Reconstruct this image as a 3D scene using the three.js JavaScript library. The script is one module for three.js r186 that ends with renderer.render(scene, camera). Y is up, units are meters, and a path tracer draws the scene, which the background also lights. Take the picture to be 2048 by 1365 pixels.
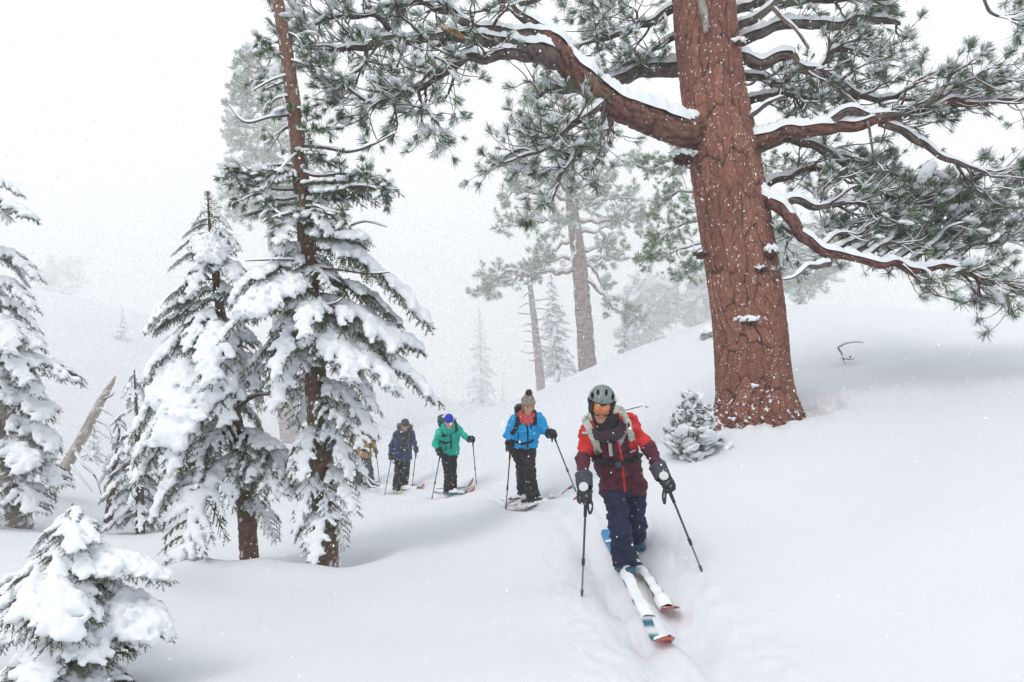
import * as THREE from 'three';
import { mergeGeometries, mergeVertices } from 'three/addons/utils/BufferGeometryUtils.js';
import { createNoise3D, createNoise2D } from 'simplex-noise';

// ---------- camera, sky, sun, exposure ----------
const scene = new THREE.Scene();
const F = 1464, W0 = 2048, H0 = 1365, PITCH = 2.5 * Math.PI / 180, EYE = 1.7;
const camera = new THREE.PerspectiveCamera(2 * Math.atan(H0 / 2 / F) * 180 / Math.PI, 1024 / 682, 0.05, 400);
camera.position.set(0, EYE, 0);
camera.rotation.set(PITCH, 0, 0);
const renderer = new THREE.WebGLRenderer({ antialias: true });
renderer.setSize(1024, 682);
renderer.toneMapping = THREE.LinearToneMapping;
renderer.toneMappingExposure = 1.21;
renderer.shadowMap.enabled = true;
{ // an even white snow-storm sky
  const w = 64, h = 32, d = new Float32Array(w * h * 4);
  for (let y = 0; y < h; y++) for (let x = 0; x < w; x++) {
    const i = (y * w + x) * 4;
    d[i] = 1.0; d[i + 1] = 1.035; d[i + 2] = 1.065; d[i + 3] = 1;
  }
  const t = new THREE.DataTexture(d, w, h, THREE.RGBAFormat, THREE.FloatType);
  t.mapping = THREE.EquirectangularReflectionMapping; t.magFilter = THREE.LinearFilter; t.needsUpdate = true;
  scene.background = t; scene.environment = t;
}
const sun = new THREE.DirectionalLight(0xfff6ea, 0.9);
sun.position.set(-14, 30, 6); sun.target.position.set(0, 0, -10);
sun.castShadow = true; sun.shadow.radius = 40; sun.shadow.mapSize.set(2048, 2048);
Object.assign(sun.shadow.camera, { left: -40, right: 40, top: 40, bottom: -40, near: 1, far: 120 });
scene.add(sun, sun.target);
scene.fog = new THREE.FogExp2(0xf4f7fb, 0.004);

// ---------- helpers ----------
function rngOf(seed) { let s = seed >>> 0; return () => { s = (s + 0x6d2b79f5) | 0; let t = Math.imul(s ^ (s >>> 15), 1 | s); t = (t + Math.imul(t ^ (t >>> 7), 61 | t)) ^ t; return ((t ^ (t >>> 14)) >>> 0) / 4294967296; }; }
const V = (x, y, z) => new THREE.Vector3(x, y, z);
const n3 = createNoise3D(rngOf(11)), n2 = createNoise2D(rngOf(12));
const clamp = THREE.MathUtils.clamp, lerp = THREE.MathUtils.lerp, sstep = THREE.MathUtils.smoothstep;
const SP = Math.sin(PITCH), CP = Math.cos(PITCH);
// a picture position (2048 x 1365) at a distance along the view axis, as a place in the scene
function P(px, py, d) { const yc = -(py - H0 / 2) / F * d; return V((px - W0 / 2) / F * d, EYE + yc * CP + d * SP, yc * SP - d * CP); }
const used = {};
function numbered(n) { const k = used[n] = (used[n] ?? -1) + 1; return k ? n + '_' + String(k).padStart(3, '0') : n; }
function tag(o, label, category, group, kind) { if (label) o.userData.label = label; if (category) o.userData.category = category; if (group) o.userData.group = group; if (kind) o.userData.kind = kind; return o; }
function base(name, pos, label, category, group) { const g = new THREE.Group(); g.name = numbered(name); if (pos) g.position.copy(pos); scene.add(g); return tag(g, label, category, group); }
function part(name, geo, mat, parent, kind) { const m = new THREE.Mesh(geo, mat); m.name = name; m.castShadow = m.receiveShadow = true; if (kind) m.userData.kind = kind; parent.add(m); return m; }
const std = (o) => new THREE.MeshStandardMaterial({ roughness: 0.9, ...o });
const rgb = (r, g, b) => new THREE.Color().setRGB(r, g, b);
// growing mesh: positions, triangles, optional vertex colours
class MB {
  constructor() { this.p = []; this.i = []; this.c = []; }
  v(x, y, z, c) { this.p.push(x, y, z); if (c) this.c.push(c[0], c[1], c[2]); return this.p.length / 3 - 1; }
  t(a, b, c) { this.i.push(a, b, c); }
  geo(smooth = true) {
    const g = new THREE.BufferGeometry();
    g.setAttribute('position', new THREE.Float32BufferAttribute(this.p, 3));
    if (this.c.length) g.setAttribute('color', new THREE.Float32BufferAttribute(this.c, 3));
    g.setIndex(this.i);
    if (smooth) g.computeVertexNormals();
    return g;
  }
}
// thin-plate surface through scattered heights
function thinPlate(pts) {
  const n = pts.length, N = n + 3, A = [], b = [];
  const U = (r2) => r2 < 1e-9 ? 0 : 0.5 * r2 * Math.log(r2);
  for (let i = 0; i < N; i++) { A.push(new Float64Array(N)); b.push(0); }
  for (let i = 0; i < n; i++) {
    for (let j = 0; j < n; j++) { const dx = pts[i][0] - pts[j][0], dz = pts[i][2] - pts[j][2]; A[i][j] = U(dx * dx + dz * dz); }
    A[i][i] += 0.02;
    A[i][n] = A[n][i] = 1; A[i][n + 1] = A[n + 1][i] = pts[i][0]; A[i][n + 2] = A[n + 2][i] = pts[i][2]; b[i] = pts[i][1];
  }
  for (let k = 0; k < N; k++) {
    let m = k; for (let i = k + 1; i < N; i++) if (Math.abs(A[i][k]) > Math.abs(A[m][k])) m = i;
    [A[k], A[m]] = [A[m], A[k]]; [b[k], b[m]] = [b[m], b[k]];
    for (let i = k + 1; i < N; i++) { const f = A[i][k] / A[k][k]; if (!f) continue; for (let j = k; j < N; j++) A[i][j] -= f * A[k][j]; b[i] -= f * b[k]; }
  }
  for (let k = N - 1; k >= 0; k--) { for (let j = k + 1; j < N; j++) b[k] -= A[k][j] * b[j]; b[k] /= A[k][k]; }
  return (x, z) => { let y = b[n] + b[n + 1] * x + b[n + 2] * z; for (let i = 0; i < n; i++) { const dx = x - pts[i][0], dz = z - pts[i][2]; y += b[i] * U(dx * dx + dz * dz); } return y; };
}

// ---------- snow ground ----------
const anchors = [
  [1024, 1365, 4.2], [1330, 1292, 4.9], [300, 1365, 4.6], [-60, 1365, 4.8], [2048, 1365, 3.8], [1600, 1365, 4.1],
  [2048, 1000, 5.5], [2048, 800, 8], [2048, 655, 14], [1850, 622, 15], [1600, 620, 15.5], [1430, 655, 16], [1300, 692, 17.5], [1200, 730, 19.5], [1100, 770, 22], [1000, 808, 24.5], [880, 848, 27],
  [1250, 1152, 6.1], [1060, 1005, 10.3], [905, 990, 14.4], [810, 980, 17], [745, 970, 18.5], [1515, 840, 9.5], [1700, 760, 10.5], [1390, 905, 8.2], [1700, 950, 7],
  [500, 1145, 8.2], [655, 1140, 8], [330, 1180, 7], [200, 1290, 5.6], [850, 1050, 9.8], [720, 1020, 12.5], [640, 1010, 14], [600, 900, 30],
  [50, 1058, 12.5], [280, 1062, 13], [215, 1036, 14.5], [125, 955, 15.5], [185, 925, 23], [0, 1075, 10.5], [380, 1085, 10.5],
  [243, 690, 45], [125, 588, 60], [600, 810, 42], [850, 850, 38], [400, 780, 42],
].map((a) => P(...a)).map((p) => [p.x, p.y, p.z]);
anchors.push([0, -0.02, 2.6], [-6, -0.2, 2], [6, 1.2, 2], [0, 0.2, 12], [-14, -0.9, 4], [14, 2.4, 0], [20, 3.2, -12], [10, 2.0, -26], [3, 0.3, -34], [3, -0.6, -50], [16, 0.8, -45], [0, -1.8, -66], [30, 3, -40], [-40, 4, -20], [-30, 1, 5], [-60, 12, -70], [0, 0, -110], [60, 4, -100], [-80, 16, -30], [70, 6, -20], [40, 4, 40], [-40, 2, 40]);
const tp = thinPlate(anchors);
const wells = []; // [x, z, radius, depth] snow scooped out round trunks, or heaped (negative depth)
const track = []; // polyline of the skin track
function baseHeight(x, z) {
  const r = Math.hypot(x, z); let f = 1;
  let y = tp(x, z);
  if (r > 75) { const k = 75 / r, y0 = tp(x * k, z * k); y = y0 + (r - 75) * 0.06; }
  return y + 0.05 * n2(x * 0.22, z * 0.22) + 0.018 * n2(x * 0.7 + 9, z * 0.7) + 0.12 * sstep(r, 12, 40) * n2(x * 0.09, z * 0.09);
}
// ---------- geometry tools ----------
// smooth polyline: n points along a Catmull-Rom curve with linearly interpolated radii
function resample(pts, rad, n) {
  const c = new THREE.CatmullRomCurve3(pts, false, 'centripetal'), out = [], rr = [];
  for (let k = 0; k <= n; k++) { const t = k / n, u = t * (pts.length - 1), i = Math.min(pts.length - 2, Math.floor(u)), f = u - i; out.push(c.getPoint(t)); rr.push(lerp(rad[i], rad[i + 1], f)); }
  return [out, rr];
}
const UP = V(0, 1, 0);
function frameAt(p, k, ref) {
  const t = p[Math.min(k + 1, p.length - 1)].clone().sub(p[Math.max(k - 1, 0)]).normalize();
  let s = t.clone().cross(ref || UP); if (s.lengthSq() < 1e-4) s = t.clone().cross(V(1, 0, 0)); s.normalize();
  return [t, s, s.clone().cross(t).normalize()];
}
// bark-covered limb; colour and bulge come from fn(k, angle, point) -> [radius scale, colour]
function tube(mb, p, r, sides, fn) {
  const rows = [];
  for (let k = 0; k < p.length; k++) {
    const [, s, u] = frameAt(p, k), row = [];
    for (let j = 0; j < sides; j++) {
      const a = j / sides * 2 * Math.PI, ca = Math.cos(a), sa = Math.sin(a), [m, col] = fn(k, a, p[k], r[k]);
      row.push(mb.v(p[k].x + (s.x * ca + u.x * sa) * r[k] * m, p[k].y + (s.y * ca + u.y * sa) * r[k] * m, p[k].z + (s.z * ca + u.z * sa) * r[k] * m, col));
    }
    rows.push(row);
  }
  for (let k = 0; k + 1 < rows.length; k++) for (let j = 0; j < sides; j++) { const a = rows[k][j], b = rows[k][(j + 1) % sides], c = rows[k + 1][j], d = rows[k + 1][(j + 1) % sides]; mb.t(a, b, c); mb.t(b, d, c); }
  const e = rows[rows.length - 1], q = p[p.length - 1], ci = mb.v(q.x, q.y, q.z, fn(p.length - 1, 0, q, 0)[1]);
  for (let j = 0; j < sides; j++) mb.t(e[j], e[(j + 1) % sides], ci);
}
// a ridge of snow lying along the upper side of a limb
function snowStrip(mb, p, r, opt = {}) {
  const { add = 0.012, seed = 0, prof = 7, cover = 0.1, thick = 1, fade = 1.5 } = opt; let prev = null;
  for (let k = 0; k < p.length; k++) {
    const [t, s, u] = frameAt(p, k), flat = Math.sqrt(Math.max(0, 1 - t.y * t.y)), q = p[k];
    const gap = sstep(n3(q.x * 2.2 + seed, q.y * 2.2, q.z * 2.2), -0.75 + cover, -0.45 + cover);
    const e = Math.min(1, Math.min(k / fade, (p.length - 1 - k) / 1.5) + 0.1) * sstep(flat, 0.35, 0.75) * gap;
    if (e < 0.06) { prev = null; continue; }
    const lump = 0.75 + 0.35 * n3(q.x * 7 + seed, q.y * 7, q.z * 7) + 0.2 * n3(q.x * 19, q.y * 19 + seed, q.z * 19);
    const w = r[k] * (0.92 + 0.1 * lump) + add * 0.7, h = (r[k] * 0.55 + add * 2.1) * e * Math.max(0.35, lump) * thick, row = [];
    for (let j = 0; j <= prof; j++) {
      const a = Math.PI * (j / prof), x = Math.cos(a) * w * (0.35 + 0.65 * e), y = r[k] * 0.45 + Math.pow(Math.sin(a), 0.7) * (h + r[k] * 0.5);
      row.push(mb.v(q.x + s.x * x + u.x * y * 0.5, q.y + s.y * x + u.y * y * 0.5 + y * 0.5, q.z + s.z * x + u.z * y * 0.5));
    }
    if (prev) for (let j = 0; j < prof; j++) { mb.t(prev[j], row[j], prev[j + 1]); mb.t(row[j], row[j + 1], prev[j + 1]); }
    prev = row;
  }
}
// smooth blending
const smin = (a, b, k) => { const h = Math.max(k - Math.abs(a - b), 0) / k; return Math.min(a, b) - h * h * k * 0.25; };
function capsule(px, py, pz, A, B, ra, rb) { // distance to a tapered capsule; last parameter along it in capsule.t
  const bx = B.x - A.x, by = B.y - A.y, bz = B.z - A.z, x = px - A.x, y = py - A.y, z = pz - A.z;
  const h = Math.min(1, Math.max(0, (x * bx + y * by + z * bz) / (bx * bx + by * by + bz * bz + 1e-12))); capsule.t = h;
  const dx = x - bx * h, dy = y - by * h, dz = z - bz * h;
  return Math.sqrt(dx * dx + dy * dy + dz * dz) - (ra + (rb - ra) * h);
}
// skin of the region where field(x, y, z) < 0 (naive surface nets)
function nets(field, lo, hi, cell, colour) {
  const nx = Math.ceil((hi.x - lo.x) / cell) + 1, ny = Math.ceil((hi.y - lo.y) / cell) + 1, nz = Math.ceil((hi.z - lo.z) / cell) + 1;
  const f = new Float32Array(nx * ny * nz), id = new Int32Array(nx * ny * nz).fill(-1), at = (i, j, k) => (k * ny + j) * nx + i;
  for (let k = 0; k < nz; k++) for (let j = 0; j < ny; j++) for (let i = 0; i < nx; i++) f[at(i, j, k)] = field(lo.x + i * cell, lo.y + j * cell, lo.z + k * cell);
  const mb = new MB(), E = [[0, 1], [2, 3], [4, 5], [6, 7], [0, 2], [1, 3], [4, 6], [5, 7], [0, 4], [1, 5], [2, 6], [3, 7]], v = new Float32Array(8);
  for (let k = 0; k < nz - 1; k++) for (let j = 0; j < ny - 1; j++) for (let i = 0; i < nx - 1; i++) {
    let m = 0; for (let c = 0; c < 8; c++) { v[c] = f[at(i + (c & 1), j + ((c >> 1) & 1), k + (c >> 2))]; if (v[c] < 0) m |= 1 << c; }
    if (m === 0 || m === 255) continue;
    let x = 0, y = 0, z = 0, n = 0;
    for (const [a, b] of E) if ((v[a] < 0) !== (v[b] < 0)) { const t = v[a] / (v[a] - v[b]); x += lerp(a & 1, b & 1, t); y += lerp((a >> 1) & 1, (b >> 1) & 1, t); z += lerp(a >> 2, b >> 2, t); n++; }
    const X = lo.x + (i + x / n) * cell, Y = lo.y + (j + y / n) * cell, Z = lo.z + (k + z / n) * cell;
    id[at(i, j, k)] = mb.v(X, Y, Z, colour ? colour(X, Y, Z) : null);
  }
  const quad = (a, b, c, d, flip) => { if (a < 0 || b < 0 || c < 0 || d < 0) return; if (flip) { mb.t(a, c, b); mb.t(a, d, c); } else { mb.t(a, b, c); mb.t(a, c, d); } };
  for (let k = 1; k < nz - 1; k++) for (let j = 1; j < ny - 1; j++) for (let i = 1; i < nx - 1; i++) {
    const s = f[at(i, j, k)] < 0;
    if (s !== f[at(i + 1, j, k)] < 0) quad(id[at(i, j - 1, k - 1)], id[at(i, j, k - 1)], id[at(i, j, k)], id[at(i, j - 1, k)], !s);
    if (s !== f[at(i, j + 1, k)] < 0) quad(id[at(i - 1, j, k - 1)], id[at(i - 1, j, k)], id[at(i, j, k)], id[at(i, j, k - 1)], !s);
    if (s !== f[at(i, j, k + 1)] < 0) quad(id[at(i - 1, j - 1, k)], id[at(i, j - 1, k)], id[at(i, j, k)], id[at(i - 1, j, k)], !s);
  }
  return mb.geo();
}
function bounds(list, pad) { const lo = V(1e9, 1e9, 1e9), hi = V(-1e9, -1e9, -1e9); for (const p of list) { lo.min(p); hi.max(p); } return [lo.subScalar(pad), hi.addScalar(pad)]; }

// ---------- materials ----------
function noiseTex(size, fn) { const d = new Uint8Array(size * size * 4); for (let y = 0; y < size; y++) for (let x = 0; x < size; x++) { const v = clamp(fn(x / size, y / size), 0, 1) * 255; d.set([v, v, v, 255], (y * size + x) * 4); } const t = new THREE.DataTexture(d, size, size); t.wrapS = t.wrapT = THREE.RepeatWrapping; t.magFilter = THREE.LinearFilter; t.needsUpdate = true; return t; }
const tile = (x, y, f, o) => { const a = 2 * Math.PI * x, b = 2 * Math.PI * y, n = (c, d) => n3(c, d, o); return n(Math.cos(a) * f / 6.28 + Math.cos(b) * f / 6.28 * 1.7, Math.sin(a) * f / 6.28 + Math.sin(b) * f / 6.28 * 1.7 + 5 * Math.cos(b)); };
const grain = noiseTex(512, (x, y) => 0.5 + 0.22 * tile(x, y, 40, 1) + 0.2 * tile(x, y, 90, 4) + 0.12 * tile(x, y, 16, 8));
const M = {
  ground: std({ color: rgb(0.65, 0.675, 0.72), roughness: 0.95, bumpMap: grain, bumpScale: 0.0025 }),
  snow: std({ color: rgb(0.77, 0.8, 0.84), roughness: 0.95 }),
  rime: std({ color: rgb(0.74, 0.77, 0.79), roughness: 1 }),
  bark: std({ vertexColors: true, roughness: 0.95 }),
  needle: std({ vertexColors: true, roughness: 0.75 }),
  dead: std({ color: rgb(0.3, 0.27, 0.25) }),
};
M.ground.specularIntensity = 0.2;
for (const k of ['needle', 'snow', 'rime', 'bark']) M[k].side = THREE.DoubleSide;

// ---------- the snow surface ----------
const S_TRACK = [[745, 972, 18.5], [810, 980, 17], [905, 990, 14.4], [1000, 997, 12], [1060, 1006, 10.3], [1130, 1045, 8.6], [1190, 1095, 7.2], [1250, 1152, 6.1], [1330, 1275, 5.0], [1400, 1365, 4.2], [1480, 1480, 3.5]].map((a) => P(...a));
const track2 = new THREE.CatmullRomCurve3(S_TRACK).getPoints(90);
const trunkWells = [[1515, 840, 9.5, 0.62, 0.2, 1.1], [655, 1140, 8, 0.18, 0.16, 0.8], [500, 1147, 8.25, 0.16, 0.14, 0.7], [1390, 915, 8.2, 0.2, 0.06, 0.5]].map(([a, b, c, ...q]) => { const p = P(a, b, c); return [p.x, p.z, ...q]; });
const heaps = [[395, 1150, 7.7, 0.5, 0.16], [560, 1120, 7.6, 0.35, 0.14], [250, 1180, 6.6, 0.6, 0.12], [620, 1160, 7.4, 0.3, 0.1], [690, 1000, 11.5, 0.9, 0.12]].map(([a, b, c, ...q]) => { const p = P(a, b, c); return [p.x, p.z, ...q]; });
function ground(x, z) {
  let y = baseHeight(x, z);
  for (const [wx, wz, r0, dep, R] of trunkWells) { const d = Math.hypot(x - wx, z - wz); if (d < R * 2.5) y += -dep * Math.exp(-Math.pow(Math.max(0, d - r0 * 0.6) / (R * 0.4), 2)) + dep * 0.35 * Math.exp(-Math.pow((d - R) / (R * 0.35), 2)); }
  { const d = Math.hypot(x - trunkWells[0][0], z - trunkWells[0][1]); if (d < 1.6) y += sstep(d, 0.3, 0.62) * (1 - sstep(d, 0.7, 1.5)) * (0.09 * n2(x * 3.1, z * 3.1) + 0.04 * n2(x * 8, z * 8)); }
  for (const [wx, wz, R, h] of heaps) { const d = Math.hypot(x - wx, z - wz); if (d < R * 3) y += h * Math.exp(-d * d / (R * R)); }
  let dm = 9, tx = 0;
  if (x > -5 && x < 4 && z > -20) for (let i = 0; i + 1 < track2.length; i++) {
    const a = track2[i], b = track2[i + 1], ux = b.x - a.x, uz = b.z - a.z, L = ux * ux + uz * uz, h = clamp(((x - a.x) * ux + (z - a.z) * uz) / L, 0, 1);
    const ex = x - a.x - ux * h, ez = z - a.z - uz * h, d = Math.hypot(ex, ez); if (d < dm) { dm = d; tx = Math.sign(ex * uz - ez * ux) * d; }
  }
  if (dm < 1.2) {
    const w = 0.75 + 0.35 * n2(x * 1.3, z * 1.3), ch = n2(x * 4.2, z * 4.2) * 0.5 + n2(x * 11, z * 11) * 0.3;
    const lane = (c) => Math.exp(-Math.pow((tx - c) / 0.13, 2));
    y += -0.12 * w * (lane(-0.16) + lane(0.19)) * (1 + 0.6 * ch) + 0.035 * Math.exp(-Math.pow(tx / 0.08, 2)) + 0.022 * (Math.exp(-Math.pow((tx - 0.5) / 0.18, 2)) + Math.exp(-Math.pow((tx + 0.52) / 0.18, 2))) * (0.6 + ch) + 0.022 * ch * Math.exp(-Math.pow(tx / 0.45, 2));
  }
  return y;
}
{
  const m = new MB(), rows = [], uv = [], NR = 470, az = [];
  for (let i = 0; i <= 620; i++) az.push(-0.78 + 1.56 * i / 620);
  for (let i = 1; i < 70; i++) az.push(0.78 + (2 * Math.PI - 1.56) * i / 70);
  for (let k = 0; k <= NR; k++) {
    const u = k / NR, row = [];
    for (const a of az) { const far = Math.abs(a) < 0.78 ? 66 : lerp(66, 14, sstep(Math.abs(a > 3.1416 ? 2 * Math.PI - a : a), 0.78, 2.2)), r = 0.35 + 1.9 * u + 6.5 * u * u + far * Math.pow(u, 6), x = Math.sin(a) * r, z = -Math.cos(a) * r; row.push(m.v(x, ground(x, z), z)); uv.push(x / 1.5, z / 1.5); }
    rows.push(row);
  }
  const n = az.length;
  for (let k = 0; k < NR; k++) for (let j = 0; j < n; j++) { const a = rows[k][j], b = rows[k][(j + 1) % n], c = rows[k + 1][j], d = rows[k + 1][(j + 1) % n]; { m.t(a, b, c); m.t(b, d, c); } }
  const g = m.geo(); g.setAttribute('uv', new THREE.Float32BufferAttribute(uv, 2));
  const o = part('snow_ground', g, M.ground, scene); tag(o, 'deep untracked snow covering the slope, with one ski track', null, null, 'structure');
}
const mix3 = (a, b, t) => [lerp(a[0], b[0], t), lerp(a[1], b[1], t), lerp(a[2], b[2], t)];
const BROWN = [[0.05, 0.035, 0.03], [0.17, 0.095, 0.07], [0.26, 0.16, 0.12]], GREY = [[0.06, 0.05, 0.045], [0.13, 0.105, 0.095], [0.2, 0.17, 0.155]];
// bare twigs: list of picture polylines [x, y, depth, radius]
function bareTwigs(tree, lists, cols = GREY, snow = true, name = 'dead_branch', o_add = 0.011) {
  for (const L of lists) {
    const pts = L.map((q) => P(q[0], q[1], q[2])), rad = L.map((q) => q[3]), [p, r] = resample(pts, rad, 8 * L.length), mb = new MB(), off = tree.position;
    tube(mb, p, r, 6, (k, a, q) => [0.9 + 0.25 * n3(q.x * 30, q.y * 30, a), mix3(cols[0], cols[2], 0.5 + 0.4 * n3(q.x * 20, q.y * 20, a))]);
    const g = mb.geo(); g.translate(-off.x, -off.y, -off.z); const m = part(name, g, M.bark, tree);
    if (snow) { const sb = new MB(); snowStrip(sb, p, r, { add: o_add, seed: p[0].x * 9, cover: -0.15, thick: 0.8 }); if (sb.i.length) { const h = sb.geo(); h.translate(-off.x, -off.y, -off.z); part('snow', h, M.snow, m, 'stuff'); } }
  }
}
// ---------- firs and hemlocks under snow ----------
function shoot(mb, o, d, len, n, r, nl, w, cols) { // a needle-clad shoot
  const a = V(r() - .5, r() - .5, r() - .5).cross(d).normalize(), b = d.clone().cross(a);
  for (let k = 0; k < n; k++) {
    const s = k / n * len, an = k * 2.4 + r(), ca = Math.cos(an), sa = Math.sin(an), L = nl * (0.75 + 0.5 * r()), f = 0.75;
    const rx = a.x * ca + b.x * sa, ry = a.y * ca + b.y * sa, rz = a.z * ca + b.z * sa, x = o.x + d.x * s, y = o.y + d.y * s, z = o.z + d.z * s;
    const tx = -a.x * sa + b.x * ca, ty = -a.y * sa + b.y * ca, tz = -a.z * sa + b.z * ca, c = mix3(cols[0], cols[1], r());
    const i = mb.v(x + tx * w, y + ty * w, z + tz * w, c); mb.v(x - tx * w, y - ty * w, z - tz * w, c); mb.v(x + (rx * f + d.x * 0.65) * L, y + (ry * f + d.y * 0.65) * L, z + (rz * f + d.z * 0.65) * L, mix3(c, cols[2] || c, 0.5)); mb.t(i, i + 1, i + 2);
  }
}
const GREEN = [[0.028, 0.05, 0.022], [0.078, 0.112, 0.042], [0.14, 0.165, 0.065]];
const FROST = [[0.10, 0.12, 0.10], [0.32, 0.35, 0.34], [0.5, 0.53, 0.53]];
function makeBough({ seed, droop, fat, cell, cover, nshoot = 13, step = 0.055, cols = GREEN, width = 1 }) {
  const r = rngOf(seed), ax = (s) => V(s, -droop * s * s + 0.05 * s + 0.015 * Math.sin(s * 7 + seed), 0.05 * Math.sin(s * 4 + seed * 1.7) * s);
  const wood = new MB(), leaf = new MB(), caps = [], brown = [0.075, 0.05, 0.04];
  const P0 = []; for (let k = 0; k <= 8; k++) P0.push(ax(k / 8));
  tube(wood, P0, P0.map((_, k) => 0.017 * (1 - k / 9)), 5, () => [1, brown]);
  const nseg = 6; for (let k = 0; k < nseg; k++) { const a = ax(lerp(0.16, 0.97, k / nseg)), b = ax(lerp(0.16, 0.97, (k + 1) / nseg)), e = (q) => fat * (0.75 + 0.45 * Math.sin(Math.PI * clamp(q, 0.05, 0.93))) * (0.8 + 0.35 * r()); const ra = e(k / nseg), rb = e((k + 1) / nseg); a.y += ra * 0.35; b.y += rb * 0.35; caps.push([a, b, ra, rb]); }
  let side = 1;
  for (let s = 0.12; s < 0.97; s += 0.045) {
    side = -side; const o = ax(s), l = (0.5 * Math.pow(1 - s, 0.8) * Math.min(1, 0.45 + s * 2.2) + 0.09) * (0.75 + 0.45 * r()) * width, an = side * (0.85 + 0.3 * r()), dir = V(Math.cos(an), 0, Math.sin(an));
    const tw = (t) => V(o.x + dir.x * l * t, o.y - (droop * 0.35 + 0.28) * l * t * t + 0.04 * l * t, o.z + dir.z * l * t), pts = [0, 0.33, 0.66, 1].map(tw);
    tube(wood, pts, [0.006, 0.005, 0.004, 0.002], 3, () => [1, brown]);
    for (let t = 0.12; t <= 1.001; t += step / l) {
      const q = tw(t), d0 = tw(t + 0.05).sub(q).normalize();
      for (const sg of [-1, 1]) { const d = d0.clone().applyAxisAngle(UP, sg * (0.75 + 0.3 * r())); d.y -= 0.3 + 0.25 * r(); d.normalize(); shoot(leaf, q, d, 0.06 + 0.045 * r(), nshoot, r, 0.028, 0.006, cols); }
    }
    const e = tw(1), de = tw(1).sub(tw(0.9)).normalize(); shoot(leaf, tw(0.92), de, 0.09, nshoot, r, 0.026, 0.0045, cols);
    if (r() < cover) { const t0 = 0.05, t1 = 0.8 + 0.16 * r(), A = tw(t0), B = tw(0.5), C = tw(t1), ra = fat * (0.6 + 0.25 * r()), rb = fat * (0.42 + 0.25 * r()); A.y += ra * 0.3; B.y += ra * 0.25; C.y += rb * 0.1; caps.push([A, B, ra * 0.85, ra], [B, C, ra, rb]); }
  }
  shoot(leaf, ax(0.93), ax(1).sub(ax(0.9)).normalize(), 0.12, nshoot + 4, r, 0.026, 0.0045, cols);
  const ends = []; for (const c of caps) ends.push(c[0], c[1]);
  const [lo, hi] = bounds(ends, fat * 1.6), k = fat * 0.62;
  const field = (x, y, z) => {
    let d = 1;
    for (const c of caps) { if (Math.abs(x - (c[0].x + c[1].x) / 2) > 0.36) continue; const q = capsule(x, y, z, c[0], c[1], c[2], c[3]); if (q > fat * 1.2) continue; const yy = lerp(c[0].y, c[1].y, capsule.t) - lerp(c[2], c[3], capsule.t) * 0.35; d = smin(d, Math.max(q, yy - y), k); }
    return d + fat * (0.24 * n3(x * 5 + seed, y * 5, z * 5) + 0.22 * n3(x * 13, y * 13 + seed, z * 13) + 0.9 * Math.max(0, n3(x * 7 + 3, y * 7, z * 7 + seed) - 0.42) + 0.13 * n3(x * 34, y * 34, z * 34 + seed));
  };
  return { wood: wood.geo(), needles: leaf.geo(false), snow: nets(field, lo, hi, cell), tip: ax(1) };
}
function boughSet(list) { return list.map((o) => makeBough(o)); }
const NEAR = boughSet([
  { seed: 1, droop: 0.12, fat: 0.072, cell: 0.024, cover: 0.8, width: 0.85 }, { seed: 2, droop: 0.38, fat: 0.074, cell: 0.024, cover: 0.8, width: 0.8 }, { seed: 3, droop: 0.7, fat: 0.07, cell: 0.024, cover: 0.75, width: 0.75 },
  { seed: 4, droop: 0.15, fat: 0.06, cell: 0.022, cover: 0.8 }, { seed: 5, droop: 0.42, fat: 0.06, cell: 0.022, cover: 0.8 }, { seed: 6, droop: 0.75, fat: 0.056, cell: 0.022, cover: 0.7, width: 0.75 },
  { seed: 7, droop: 0.2, fat: 0.05, cell: 0.022, cover: 0.75 }, { seed: 8, droop: 0.5, fat: 0.05, cell: 0.022, cover: 0.75 }, { seed: 9, droop: 0.85, fat: 0.05, cell: 0.022, cover: 0.7 },
  { seed: 10, droop: 0.2, fat: 0.105, cell: 0.026, cover: 0.95 }, { seed: 12, droop: 0.5, fat: 0.11, cell: 0.026, cover: 0.95 }, { seed: 13, droop: 0.85, fat: 0.1, cell: 0.026, cover: 0.95 },
  { seed: 14, droop: 0.3, fat: 0.068, cell: 0.022, cover: 0.7, width: 0.55 }, { seed: 15, droop: 0.6, fat: 0.07, cell: 0.022, cover: 0.7, width: 0.6 }, { seed: 16, droop: 0.95, fat: 0.068, cell: 0.022, cover: 0.7, width: 0.55 },
]);
const MID = boughSet([
  { seed: 21, droop: 0.15, fat: 0.07, cell: 0.045, cover: 0.9, nshoot: 5, step: 0.1 }, { seed: 22, droop: 0.45, fat: 0.07, cell: 0.045, cover: 0.85, nshoot: 5, step: 0.1 }, { seed: 23, droop: 0.8, fat: 0.065, cell: 0.045, cover: 0.8, nshoot: 5, step: 0.1 },
].map((o) => ({ ...o, cols: [GREEN[0], mix3(GREEN[1], FROST[1], 0.25), FROST[1]] })));
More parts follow.
